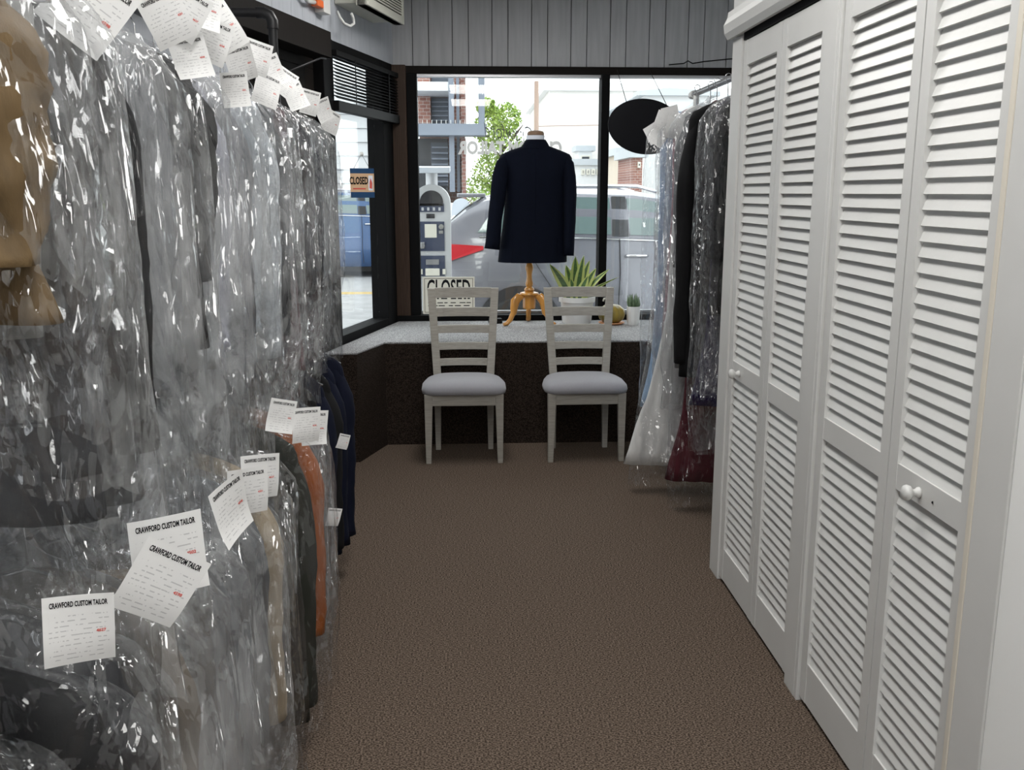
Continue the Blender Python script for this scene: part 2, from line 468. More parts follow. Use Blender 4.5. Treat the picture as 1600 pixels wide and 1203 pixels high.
# ------------------------------------------------------------------ street window
win = empty('window_1', (0.7, YF, 0), label='large street window in a dark frame with reversed lettering', kind='structure')
def wp(mb, name, m, parent=win, **k):
    mb.v = [tuple(Vector(p) - Vector((.7, YF, 0))) for p in mb.v]
    return mb.build(name, m, parent, **k)
xm = at_y(941, 300, YF + .03).x
xl = at_y(655, 300, YF + .03).x
zb = at_y(800, 489, YF + .03).z
wp(MB().box(AX - .1, XRW, YF - .015, YF + .10, Z_GT, Z_HEAD), 'head_rail', M['darkwood'], bevel=.004)
wp(MB().box(xl, XRW, YF + .0, YF + .07, Z_GT - .018, Z_GT), 'bead', M['alu'])
wp(MB().box(AX - .1, XRW, YF - .08, YF + .10, Z_LEDGE - .03, zb), 'sill_rail', M['black_frame'], bevel=.004)
wp(MB().box(xl, XRW, YF + .02, YF + .06, zb, zb + .018), 'bead', M['alu'])
wp(MB().box(xl - .07, xl, YF - .04, YF + .09, zb, Z_GT), 'jamb', M['black_frame'], bevel=.004)
wp(MB().box(xl - .012, xl, YF + .01, YF + .05, zb, Z_GT), 'bead', M['alu'])
wp(MB().box(xm - .028, xm + .028, YF - .05, YF + .09, zb, Z_GT), 'mullion', M['black_frame'], bevel=.004)
wp(MB().box(xl, xm - .028, YF + .035, YF + .041, zb, Z_GT - .018), 'pane', M['glass'])
wp(MB().box(xm + .028, XRW, YF + .035, YF + .041, zb, Z_GT - .018), 'pane', M['glass'])
# brown corner column
col_x0 = at_y(622, 300, YF - .06).x; col_x1 = at_y(642, 300, YF - .06).x
wp(MB().box(col_x0 - .06, xl - .07, YF - .07, YF + .1, Z_LEDGE, Z_HEAD), 'corner_post', M['brownwood'], bevel=.01)
# lettering stuck on the pane, meant for the street: reversed from inside
YL = YF + .0335
a = at_y(716, 232, YL); b = at_y(879, 232, YL)
me = text_mesh('CUSTOM TAILOR', .115, M['letter'], extrude=.0005, offset=.006)
wdt = max(v.co.x for v in me.vertices) - min(v.co.x for v in me.vertices)
o = link('lettering', me, win, ((a.x + b.x) / 2 - .7, YL - YF, (a.z + b.z) / 2)); o.scale = (-(b.x - a.x) / wdt, 1, 1)
a = at_y(758, 208, YL); b = at_y(836, 208, YL)
me = text_mesh('Crawford', .15, M['script'], extrude=.0005, offset=-.002, shear=.35)
wdt = max(v.co.x for v in me.vertices) - min(v.co.x for v in me.vertices)
o = link('lettering', me, win, ((a.x + b.x) / 2 - .7, YL - YF, (a.z + b.z) / 2)); o.scale = (-(b.x - a.x) / wdt, 1, 1); o.rotation_euler = (0, R(6), 0)

# ------------------------------------------------------------------ side window and door on the left wall
win2 = empty('window_2', (0, 0, 0), label='narrow side window in a black frame on the left wall', kind='structure')
s_r, z_b2 = wall_hit(593, 492, -.05); s_l = 1.12
z_t2 = Z_LH
def lp(name, m, s0, s1, o0, o1, z0, z1, parent, **k):
    mb = MB(); lbox(mb, s0, s1, o0, o1, z0, z1); return mb.build(name, m, parent, **k)
lp('jamb', M['black_frame'], .0, s_r, -.10, .015, Z_LEDGE - .03, z_t2, win2, bevel=.004)
lp('jamb', M['black_frame'], s_l, s_l + .14, -.10, .03, 0, z_t2, win2, bevel=.004)
lp('sill_rail', M['black_frame'], s_r, s_l, -.10, .015, Z_LEDGE - .03, z_b2 - .02, win2, bevel=.004)
lp('head_rail', M['black_frame'], 0, s_end, -.10, .012, z_t2 - .055, z_t2 + .004, win2, bevel=.003)
lp('pane', M['glass'], s_r, s_l, -.055, -.05, z_b2 - .02, z_t2 - .04, win2)
lp('low_panel', M['darkwood'], 0, s_l, -.12, -.01, 0, Z_LEDGE - .03, win2)
# door (mostly behind the garments)
d3 = empty('door_3', (0, 0, 0), label='dark glazed shop door behind the hanging garments', kind='structure')
lp('door_stile', M['darkwood'], s_l + .14, s_l + .26, -.09, -.03, 0, 2.18, d3, bevel=.003)
lp('door_stile', M['darkwood'], s_end - .14, s_end, -.09, -.03, 0, 2.18, d3, bevel=.003)
lp('door_rail', M['darkwood'], s_l + .26, s_end - .14, -.09, -.03, 1.86, 2.18, d3, bevel=.003)
lp('door_panel', M['darkwood'], s_l + .26, s_end - .14, -.08, -.05, 0, .9, d3, bevel=.003)
lp('door_panel', M['black_frame'], s_l + .26, s_end - .14, -.075, -.055, .9, 1.86, d3)
lp('transom', M['darkwood'], s_l + .14, s_end, -.09, -.03, 2.181, z_t2 - .06, d3, bevel=.003)
# dark header box over the door
sA, zA = wall_hit(517, 50, .12); sB, zB = wall_hit(517, 90, .12)
mb = MB(); lbox(mb, sA, s_end + 1.2, 0.004, .12, zB, zA)
tag(mb.build('trim_1', M['darkwood'], bevel=.003), 'dark header box over the side door', kind='structure')
clo = empty('door_closer', tuple(wl(sA + .45, .02, 2.06)), label='black door closer arm under the dark header', cat='door closer')
def rel(mb, o): mb.v = [tuple(Vector(p) - o.location) for p in mb.v]; return mb
mb = MB(); lbox(mb, sA + .40, sA + .62, -.03, .03, 2.04, 2.09); rel(mb, clo).build('body', M['blackpipe'], clo, bevel=.006)
rel(MB().tube([wl(sA + .45, .04, 2.09), wl(sA + .1, .10, zB - .012), wl(sA + .06, .11, zB - .012)], .006, 8), clo).build('arm', M['blackpipe'], clo, smooth=True)

# venetian blind, drawn half up
bs0, bz_t = wall_hit(612, 118, .05); bs1, _ = wall_hit(507, 100, .05)
_, bz_b = wall_hit(598, 190, .05)
bl = empty('venetian_blind', tuple(wl(.6, .05, bz_b)), label='black venetian blind half raised in the narrow side window', cat='blind')
bs0 = .06; bs1 = s_l + .02; bz_t = z_t2 - .055
mb = MB(); lbox(mb, bs0, bs1, .02, .06, bz_t - .03, bz_t); rel(mb, bl).build('head_rail', M['black'], bl, bevel=.003)
nsl = 12
base = None
for k in range(nsl):
    zc = bz_t - .045 - k * .0185
    mb = MB()
    P = []
    for so, dz in ((.018, .005), (.062, -.005)):
        pass
    lbox(mb, bs0, bs1, .026, .056, zc - .001, zc + .001)
    # tilt the slat: room edge lower
    mb.v = [tuple(Vector(v) + Vector((0, 0, -.0098 if (Vector(v) - A0).dot(nl) > .04 else .0098))) for v in mb.v]
    rel(mb, bl).build('slat', M['black'], bl)
zc = bz_t - .045 - nsl * .0185
mb = MB(); lbox(mb, bs0, bs1, .018, .064, zc - .06, zc - .004); rel(mb, bl).build('slat_stack', M['black'], bl, bevel=.004)
for s in (.25, .85):
    mb = MB(); lbox(mb, s, s + .012, .060, .062, zc - .05, bz_t - .02); rel(mb, bl).build('ladder_tape', M['black'], bl)

# small hanging sign in the side window
sg = wall_hit(566, 286, .03); sg_c = wl(sg[0], .03, sg[1])
hs = empty('hanging_sign', tuple(sg_c), ANG - math.pi / 2 + math.pi, label='small orange and blue CLOSED sign hanging in the side window', cat='sign')
hs.rotation_euler = (0, 0, R(22))
# local: x along the wall, -y into the room
sw, sh = .075, .088
MB().box(-sw, sw, -.003, .003, -sh, sh).build('board', M['peach'], hs)
MB().box(-sw, sw, -.0042, -.003, sh - .03, sh).build('band', M['blueprint'], hs)
MB().box(-sw, sw, -.0042, -.003, -sh, -sh + .034).build('band', M['blueprint'], hs)
me = text_mesh('CLOSED', .06, M['ink'], offset=.002, sx=.52); link('lettering', me, hs, (-.022, -.0045, .012))
MB().box(.038, .066, -.0042, -.003, -.045, .045).build('picture_panel', M['collar_white'], hs)
MB().prism([(.044, -.03), (.060, -.035), (.062, 0), (.052, .03), (.046, .005)], 'y', -.0052, -.0042).build('red_figure', M['redink'], hs)
MB().box(-.06, .02, -.0042, -.003, -.038, -.030).build('print_line', M['redink'], hs)
MB().tube([(-.05, 0, sh), (0, 0, sh + .085), (.05, 0, sh)], .0016, 5).build('cord', M['black'], hs)
MB().lathe([(.014, 0), (.012, .006), (.004, .012)], 14).build('suction_cup', M['cordwhite'], hs, smooth=True, loc=(0, 0, sh + .085), rot=(R(90), 0, 0))

# ------------------------------------------------------------------ louvred closet, right
Z_DT = 2.050; Z_DB = 0.018
cl = tag(MB().box(XR + .04, XR + .5, 1.60, 3.60, Z_DT + .02, Z_CEIL).build('wall_closet', M['white_paint']), 'white closet front over the louvred doors', kind='structure')
MB().box(XR - .004, XR + .04, 1.6, 3.60, 2.082, Z_CEIL).build('fascia', M['white_paint'], cl)
MB().box(XR + .004, XR + .045, 1.73, 3.48, Z_DT + .003, 2.082).build('gap_shade_strip', M['ink'], cl)  # black strip added as painted shade in the gap above the doors
# mouldings
prof = [(XR - .004, 2.075), (XR - .018, 2.075), (XR - .030, 2.095), (XR - .034, 2.125), (XR - .022, 2.150), (XR - .018, 2.172), (XR - .004, 2.178)]
MB().prism([(p[0], p[1]) for p in prof], 'y', 1.60, 3.62).build('lower_moulding', M['white_paint'], cl)
prof = [(XR - .004, 2.235), (XR - .020, 2.240), (XR - .034, 2.262), (XR - .060, 2.300), (XR - .075, 2.330), (XR - .085, 2.36), (XR - .004, 2.36)]
MB().prism(prof, 'y', 1.60, 3.66).build('crown_moulding', M['white_paint'], cl)
MB().box(XR - .002, XR + .09, 3.482, 3.60, 0, Z_DT + .02).build('post', M['white_paint'], cl, bevel=.003)
MB().box(XR + .02, XR + .5, 3.56, 3.598, 0, Z_DT + .02).build('end_panel', M['white_paint'], cl)
MB().box(XR - .004, XR + .09, 2.585, 2.672, 0, Z_DT + .02).build('post', M['white_paint'], cl, bevel=.003)
MB().box(XR - .003, XR + .03, 2.565, 2.585, 0, Z_DT + .02).build('stop_bead', M['white_paint'], cl, bevel=.002)
MB().box(XR - .004, XR + .12, 1.602, 1.712, 0, Z_DT + .02).build('post', M['white_paint'], cl, bevel=.003)
MB().box(XR - .006, XR + .03, 1.712, 1.728, 0, Z_DT + .02).build('stop_bead', M['cream'], cl, bevel=.002)
MB().box(XR + .47, XR + .5, 1.6, 3.56, 0, Z_DT + .02).build('closet_back', M['white_paint'], cl)
PITCH_S = .0335
def leaf(door, y0, y1, knob_y=None, fold=0.0):
    """one louvred leaf: frame of stiles and rails, slats as its pieces; y0 < y1"""
    st = .045
    zr = [(Z_DB, .145), (.838, .900), (1.965, Z_DT)]
    mb = MB()
    x0, x1 = XR + .006, XR + .034
    for a, b in ((y0 + .002, y0 + st), (y1 - st, y1 - .002)):
        mb.box(x0, x1, a, b, Z_DB, Z_DT)
    for a, b in zr: mb.box(x0 + .0015, x1, y0 + st, y1 - st, a, b)
    lf = mb.build('leaf_frame', M['white_paint'], door)
    slat = None
    for (za, zbb) in ((zr[0][1], zr[1][0]), (zr[1][1], zr[2][0])):
        n = int((zbb - za) / PITCH_S)
        p = (zbb - za) / n
        for k in range(n):
            zc = za + (k + .5) * p
            if slat is None:
                m2 = MB(); L2 = (y1 - y0) / 2 - st
                # slat section in XZ: outer edge low, inner edge high
                sec = [(-.0090, -.0180), (-.0050, -.0195), (.0070, .0170), (.0040, .0180)]
                m2.prism(sec, 'y', -L2, L2)
                slat = m2.mesh('slat', M['white_paint'])
            link('slat', slat, lf, (XR + .021, (y0 + y1) / 2, zc))
    if knob_y:
        kb = MB().lathe([(.0001, .040), (.010, .039), (.0165, .034), (.018, .028), (.015, .021), (.008, .017), (.0075, .010), (.012, .004), (.0125, 0)], 20).build('knob', M['white_paint'], lf, smooth=True, loc=(XR + .0065, knob_y, .866))
        kb.rotation_euler = (0, R(-90), 0)
    return lf
d1 = empty('door_1', (0, 0, 0), label='far white louvred bifold closet door', kind='structure')
leaf(d1, 3.062, 3.480, 3.345); leaf(d1, 2.674, 3.060)
d2 = empty('door_2', (0, 0, 0), label='near white louvred bifold closet door', kind='structure')
leaf(d2, 2.108, 2.563); l4 = leaf(d2, 1.730, 2.106, 1.948)
p = at_x(1457, 785, XR + .006)
MB().lathe([(.003, 0), (.0025, .0015), (.0005, .0016)], 10).build('screw_hole', M['ink'], l4, loc=(XR + .0062, p.y, p.z), rot=(0, R(-90), 0))

# ------------------------------------------------------------------ ceiling lamps (over the aisle, out of the photo's view)
for i, (lx, ly) in enumerate(((.12, 4.75), (.12, 2.05), (.12, .15), (.12, -1.75))):
    L = empty('ceiling_lamp', (lx, ly, Z_CEIL - .07), label=('fluorescent ceiling lamp nearest the street window', 'fluorescent ceiling lamp between the clothes rail and closet', 'fluorescent ceiling lamp over the viewer', 'fluorescent ceiling lamp near the rear wall')[i], cat='lamp', group='fluorescent ceiling lamps')
    fm = MB().box(-.33, .33, -.63, -.60, 0, .07).box(-.33, .33, .60, .63, 0, .07).box(-.33, -.30, -.6, .6, 0, .07).box(.30, .33, -.6, .6, 0, .07).box(-.3, .3, -.6, .6, .05, .07)
    fm.build('housing', M['white_paint'], L)
    MB().box(-.3, .3, -.6, .6, .008, .014).build('diffuser', M['lamp'], L)

# ================================================================== CHAIRS
def make_chair():
    t = empty('dining_chair', (0, 0, 0))
    yb = lambda z: .150 + (.02 * z / .45 if z < .45 else .02 + (z - .45) * .145)      # rake of the rear posts
    xb = lambda z: .158 + (0 if z < .45 else (z - .45) * .060)
    for sx in (-1, 1):
        # tapered front leg
        r0 = [(sx * .205 + a * .015, -.150 + b * .015, 0) for a, b in ((-1, -1), (1, -1), (1, 1), (-1, 1))]
        r1 = [(sx * .200 + a * .024, -.150 + b * .022, .405) for a, b in ((-1, -1), (1, -1), (1, 1), (-1, 1))]
        MB().loft([r0, r1]).build('leg', M['chairwood'], t, bevel=.003)
        # rear post: leg and back upright in one piece
        rings = []
        for z in (0, .22, .45, .62, .8, .965):
            hw = .016 + .008 * min(1, z / .45)
            rings.append([(sx * xb(z) + a * hw * .95, yb(z) + b * .015, z) for a, b in ((-1, -1), (1, -1), (1, 1), (-1, 1))])
        MB().loft(rings).build('rear_post', M['chairwood'], t, bevel=.003)
        MB().box(min(sx * .185, sx * .197), max(sx * .185, sx * .197), -.13, .15, .345, .405).build('side_rail', M['chairwood_x'], t)
    MB().box(-.178, .178, -.168, -.146, .340, .405).build('front_rail', M['chairwood_x'], t, bevel=.002)
    MB().box(-.145, .145, .155, .175, .345, .405).build('back_rail', M['chairwood_x'], t)
    for (za, zb_) in ((.908, .968), (.798, .850), (.700, .747), (.602, .645), (.508, .550)):
        zc = (za + zb_) / 2; w = xb(zc) - .018
        rings = []
        for k in range(9):
            u = -1 + k / 4; bow = .018 * (1 - u * u)
            y = yb(zc) + bow
            rings.append([(u * w, y - .008, za + (0 if za < .9 else .006 * (1 - u * u) * 0)), (u * w, y + .008, za), (u * w, y + .008 + .004, zb_), (u * w, y - .004, zb_)])
        MB().loft(rings).build('back_slat', M['chairwood_x'], t, bevel=.002)
    # upholstered seat, domed
    n = 14; rings = []
    def sup(a, p): return math.copysign(abs(a) ** p, a)
    for zz, k in ((.405, .93), (.412, .985), (.428, 1.0), (.446, .985), (.462, .93), (.474, .80), (.481, .55), (.483, .25)):
        ring = []
        for j in range(40):
            a = 2 * math.pi * j / 40
            x = sup(math.cos(a), .38); y = sup(math.sin(a), .38)
            wx = (.242 if y < 0 else .242 - .03 * y) * k
            ring.append((x * wx, -.008 + y * .193 * k, zz - .006 * abs(x) ** 2 * k))
        rings.append(ring)
    MB().loft(rings).build('seat_cushion', M['seat'], t, smooth=True)
    return t
ch = make_chair()
ch.location = (-.012, 5.335, 0)
tag(ch, 'whitewashed ladder-back chair with grey seat beside the CLOSED sign', 'chair', 'ladder-back waiting chairs')
c2 = copy_tree(ch); c2.location = (.684, 5.335, 0); c2.rotation_euler = (0, 0, R(1.0))
tag(c2, 'whitewashed ladder-back chair with grey seat in front of the potted plant', 'chair', 'ladder-back waiting chairs')

# ================================================================== DRESS FORM WITH NAVY JACKET
YM = 6.32
mx = at_y(834, 300, YM).x
def pm(px, py): p = at_y(px, py, YM); return p.x, p.z
def ell(cx, cy, rx, ry, z, n=36, px=.85, py=.85, dz=None):
    out = []
    for j in range(n):
        a = 2 * math.pi * j / n
        c, s_ = math.cos(a), math.sin(a)
        x = cx + rx * math.copysign(abs(c) ** px, c); y = cy + ry * math.copysign(abs(s_) ** py, s_)
        out.append((x, y, z if dz is None else z + dz(x, y)))
    return out
ztop = pm(834, 207)[1]
df = empty('dress_form', (mx, YM, Z_LEDGE), label='wooden tailor dress form on carved honey-coloured tripod stand', cat='dress form')
def dl(mb): return rel(mb, df)
sx0, _ = pm(827, 440)
rings = [ell(mx, YM, .14, .09, pm(834, 395)[1]), ell(mx, YM, .12, .09, pm(834, 320)[1]), ell(mx, YM, .17, .095, pm(834, 258)[1]), ell(mx, YM, .09, .07, pm(834, 232)[1]), ell(mx, YM, .052, .052, pm(836, 222)[1]), ell(mx, YM, .050, .050, pm(836, 212)[1])]
dl(MB().loft(rings)).build('torso', M['collar_white'], df, smooth='auto')
nx, nz_ = pm(837, 211)
dl(MB().lathe([(.056, pm(837, 221)[1]), (.058, pm(837, 212)[1]), (.050, pm(837, 211.5)[1])], 28, (nx, YM, 0))).build('neck_band', M['collar_white'], df, smooth='auto')
dl(MB().lathe([(.055, nz_ - .002), (.056, nz_ + .010), (.050, nz_ + .022), (.03, nz_ + .028), (.001, nz_ + .029)], 28, (nx, YM, 0))).build('neck_cap', M['neckcap'], df, smooth='auto')
def zz(py): return pm(827, py)[1]
pr = [(.016, zz(400)), (.020, zz(409)), (.020, zz(412)), (.026, zz(416)), (.027, zz(419)), (.020, zz(425)), (.018, zz(432)), (.022, zz(438)), (.026, zz(443)), (.024, zz(446)), (.020, zz(448)), (.032, zz(450.5)), (.034, zz(453)), (.028, zz(455)), (.062, zz(457)), (.066, zz(459)), (.060, zz(461)), (.0001, zz(461.2))]
dl(MB().lathe(pr, 28, (sx0, YM, 0))).build('turned_post', M['honey'], df, smooth='auto')
hz1, hz0 = zz(461), zz(482)
dl(MB().lathe([(.0001, hz0), (.040, hz0), (.043, hz0 + .008), (.043, hz1)], 8, (sx0, YM, 0))).build('hub', M['honey'], df)
for ang in (200, -22, 88):
    a = R(ang); dirv = Vector((math.cos(a), math.sin(a), 0)); side = Vector((-dirv.y, dirv.x, 0))
    Hh = hz1 - Z_LEDGE
    prof = [(.035, Hh - .006, .004), (.075, Hh - .010, .030), (.105, Hh - .040, .034), (.112, Hh - .085, .028), (.115, Hh - .120, .022), (.124, .075, .018), (.140, .040, .017), (.165, .016, .015), (.188, .012, .012)]
    rings = []
    for k, (r, z, th) in enumerate(prof):
        p0 = prof[max(k - 1, 0)]; p1 = prof[min(k + 1, len(prof) - 1)]
        t = Vector((p1[0] - p0[0], p1[1] - p0[1])).normalized(); nrm = Vector((-t.y, t.x))
        c = Vector((sx0, YM, Z_LEDGE)) + dirv * r + Vector((0, 0, z))
        ring = []
        for q in range(10):
            b = 2 * math.pi * q / 10
            off = nrm * (math.cos(b) * th)
            ring.append(c + dirv * off.x + Vector((0, 0, off.y)) + side * (math.sin(b) * .017))
        rings.append([(v.x, v.y, max(v.z, Z_LEDGE + .0005)) for v in ring])
    dl(MB().loft(rings)).build('stand_leg', M['honey'], df, smooth='auto')

jk = empty('suit_jacket', (mx, YM, Z_LEDGE + .4), label='navy suit jacket seen from behind on the dress form', cat='jacket')
rows = [(223, 825, 851, .058), (228, 818, 857, .066), (232, 806, 868, .074), (237, 792, 881, .082), (241, 784, 890, .090), (247, 780, 894, .102), (256, 782, 893, .114), (268, 787, 888, .124), (285, 790, 884, .128), (310, 789, 884, .122), (330, 788, 884, .120), (355, 785, 885, .126), (380, 781, 886, .134), (400, 779, 886, .138), (409, 778, 886, .139)]
rings = []
for (py, xl_, xr_, dep) in rows:
    x0_, z0_ = pm(xl_, py); x1_, _ = pm(xr_, py)
    ring = ell((x0_ + x1_) / 2, YM, (x1_ - x0_) / 2, dep, z0_, n=56, px=.8, py=.9)
    ring = [(x_ + .004 * noise.noise(Vector((x_ * 9, y_ * 9, z_ * 5))), y_ + .006 * noise.noise(Vector((x_ * 14, y_ * 5, z_ * 7 + 3))), z_) for x_, y_, z_ in ring]
    rings.append(ring)
o = rel(MB().loft(rings, cap0=False, cap1=False), jk).build('jacket_body', M['navy'], jk, smooth=True)
# stand-up collar roll
cz0 = pm(836, 231)[1]; cz1 = pm(836, 218.5)[1]
rel(MB().loft([ell(nx, YM, .098, .082, cz0 - .006), ell(nx, YM, .082, .074, (cz0 + cz1) / 2), ell(nx, YM, .066, .064, cz1), ell(nx, YM, .060, .058, cz1 - .003)], False, False), jk).build('collar', M['navy'], jk, smooth=True)
for pts, rad in (([(800, 243), (792, 247), (786, 256), (781, 276), (777.5, 305), (773, 342), (768, 388)], (.010, .030, .044, .051, .051, .047, .050)),
                 ([(874, 244), (881, 248), (886, 257), (888, 276), (889, 305), (888, 345), (886, 398)], (.010, .028, .038, .043, .043, .039, .036))):
    P = []
    for k, (px, py) in enumerate(pts):
        x_, z_ = pm(px, py); P.append((x_, YM - .02 - .012 * k, z_))
    # resample
    Q = []; Rr = []
    for k in range(len(P) - 1):
        for q in range(4):
            u = q / 4; Q.append(Vector(P[k]).lerp(Vector(P[k + 1]), u)); Rr.append(rad[k] * (1 - u) + rad[k + 1] * u)
    Q.append(Vector(P[-1])); Rr.append(rad[-1])
    mb = MB().tube(Q, Rr, 20)
    mb.v = [tuple(Vector(v) + Vector((1, .6, 0)) * .005 * noise.noise(Vector((v[0] * 12, v[1] * 12, v[2] * 10)))) for v in mb.v]
    rel(mb, jk).build('sleeve', M['navy'], jk, smooth=True)
# back seam and side vents
for (xa, ya, xb_, yb_) in ((835, 240, 834, 350), (801, 372, 798, 409), (868, 372, 870, 409)):
    P = []
    for k in range(9):
        u = k / 8; x_, z_ = pm(xa + (xb_ - xa) * u, ya + (yb_ - ya) * u)
        py = ya + (yb_ - ya) * u
        for q in range(len(rows) - 1):
            if rows[q][0] <= py <= rows[q + 1][0]:
                w_ = (py - rows[q][0]) / (rows[q + 1][0] - rows[q][0]); dep = rows[q][3] * (1 - w_) + rows[q + 1][3] * w_
                x0_, _ = pm(rows[q][1], py); x1_, _ = pm(rows[q][2], py)
        xc = (x0_ + x1_) / 2; cc = min(.98, abs((x_ - xc) / ((x1_ - x0_) / 2))) ** (1 / .8)
        P.append((x_, YM - dep * (math.sqrt(max(0, 1 - cc * cc))) ** .9 - .002, z_))
    rel(MB().tube(P, .0022, 6), jk).build('seam' if xa == 835 else 'vent_edge', M['navy'], jk, smooth=True)

# ================================================================== SIGN, PLANTS AND SMALL THINGS ON THE LEDGE
YS = 6.50
a = at_y(660, 433, YS); b = at_y(742, 490, YS)
cs = empty('closed_sign', ((a.x + b.x) / 2, YS, a.z - (a.z - b.z)), label='cream CLOSED sign with black letters leaning in the street window', cat='sign')
hw_ = (b.x - a.x) / 2; hh_ = (a.z - b.z)
cs.location.z = Z_LEDGE + .03 if b.z < Z_LEDGE else b.z
cs.rotation_euler = (R(-4), 0, R(0))
MB().box(-hw_, hw_, -.004, .004, 0, hh_).build('board', M['sign_cream'], cs, bevel=.003)
for q in ((-hw_ + .012, hw_ - .012, .010, .013), (-hw_ + .012, hw_ - .012, hh_ - .013, hh_ - .010)):
    MB().box(q[0], q[1], -.0052, -.004, q[2], q[3]).build('border', M['brownwood'], cs)
for xx in (-hw_ + .012, hw_ - .015):
    MB().box(xx, xx + .003, -.0052, -.004, .010, hh_ - .010).build('border', M['brownwood'], cs)
me = text_mesh('CLOSED', .15, M['ink'], offset=.0025, sx=1.0)
wdt = max(v.co.x for v in me.vertices) - min(v.co.x for v in me.vertices)
o = link('lettering', me, cs, (0, -.0048, hh_ - .085)); o.scale = (hw_ * 1.66 / wdt, 1, 1.12)
me2 = MB()
rnd = random.Random(4)
for rowz, ht in ((hh_ * .40, .008), (hh_ * .29, .006), (hh_ * .21, .006)):
    x_ = -hw_ * .8
    while x_ < hw_ * .8:
        l_ = rnd.uniform(.012, .045); me2.box(x_, min(x_ + l_, hw_ * .85), -.0050, -.004, rowz, rowz + ht); x_ += l_ + rnd.uniform(.005, .03)
o = me2.build('small_print', M['ink'], cs); o['kind'] = 'stuff'

# snake plant in a ribbed white pot
pc = at_z(901, 504, Z_LEDGE); YP = pc.y
rp = (at_y(930, 470, YP).x - at_y(874, 470, YP).x) / 2 * .96
zp = at_y(900, 463, YP).z - Z_LEDGE
sp = empty('snake_plant', (pc.x, YP, Z_LEDGE), label='snake plant with yellow-edged leaves in a ribbed white pot', cat='plant')
MB().lathe([(.0001, 0), (rp * .80, 0), (rp * .84, .01), (rp * .94, zp * .78), (rp * .95, zp * .80), (rp * 1.04, zp * .81), (rp * 1.06, zp), (rp * .96, zp), (rp * .94, zp * .9), (.0001, zp * .9)], 64, ribs=32, ribamp=.006).build('pot', M['pot_white'], sp, smooth='auto')
MB().lathe([(.0001, zp * .93), (rp * .93, zp * .915)], 24).build('soil', M['soil'], sp)
rnd = random.Random(11)
specs = [(-.10, -.02, -.13, .24, .050), (-.02, .0, .0, .29, .045), (.0, -.03, .04, .30, .042), (.03, .02, .07, .26, .040), (.05, -.02, .10, .21, .042), (-.04, .03, -.05, .23, .042), (.06, .03, .19, .20, .036), (.02, -.05, .06, .16, .040), (-.03, -.05, -.03, .14, .044), (.075, -.02, .24, .15, .03)]
for (bx_, by_, tx_, ht, w_) in specs:
    nseg = 9; L_, Cn, Rr = [], [], []
    tw = rnd.uniform(-.5, .5)
    for k in range(nseg + 1):
        u = k / nseg; x_ = bx_ * .6 * (1 - u) + (bx_ * .6 + tx_) * u ** 1.3 if True else 0
        y_ = by_ * .8 + .03 * math.sin(tw * 3 + u * 2) * u; z_ = zp * .9 + ht * (u ** .9)
        ww = 1.75 * w_ * (math.sin(math.pi * min(1, .22 + .78 * u)) ** .8) if k < nseg else .001
        aa = tw * (.3 + u)
        dx, dy = math.cos(aa) * ww / 2, math.sin(aa) * ww / 2
        L_.append((x_ - dx, y_ - dy, z_)); Cn.append((x_, y_ + .006, z_)); Rr.append((x_ + dx, y_ + dy, z_))
    def strip(A, B, f0, f1, name, m, par, off):
        rings = []
        for p, q in zip(A, B):
            p, q = Vector(p), Vector(q); i0 = p.lerp(q, f0); i1 = p.lerp(q, f1)
            rings.append([i0 + Vector((0, -off, 0)), i1 + Vector((0, -off, 0)), i1 + Vector((0, off, 0)), i0 + Vector((0, off, 0))])
        return MB().loft(rings).build(name, m, par, smooth='auto')
    lf = strip(L_, Rr, .27, .73, 'leaf', M['leaf'], sp, .0014)
    strip(L_, Rr, 0, .28, 'leaf_margin', M['leafedge'], lf, .0016)
    strip(L_, Rr, .72, 1, 'leaf_margin', M['leafedge'], lf, .0016)

# gourd
gc = at_z(955, 506, Z_LEDGE); gY = gc.y - .01
gr = (at_y(976, 490, gY).x - at_y(933, 490, gY).x) / 2
g = empty('ornamental_gourd', (gc.x, gY, Z_LEDGE), label='green and yellow ornamental gourd on a small saucer beside the cactus', cat='gourd')
MB().lathe([(.0001, 0), (gr * .7, 0), (gr * .95, .012), (gr * .93, .015), (.0001, .010)], 28).build('saucer', M['orange'], g, smooth='auto')
hg = gr * 1.35
MB().lathe([(.0001, .012), (gr * .55, .013), (gr * .86, .012 + hg * .2), (gr * .97, .012 + hg * .45), (gr * .88, .012 + hg * .72), (gr * .55, .012 + hg * .92), (gr * .2, .012 + hg * .97), (.0001, .012 + hg * .93)], 48, ribs=10, ribamp=.035).build('body', M['gourd'], g, smooth=True)
MB().tube([(0, 0, hg * .95), (-.01, 0, hg * 1.2), (-.03, .0, hg * 1.4), (-.055, 0, hg * 1.36), (-.06, 0, hg * 1.22)], [.009, .008, .008, .007, .006], 8).build('stem', M['sign_cream'], g, smooth=True)
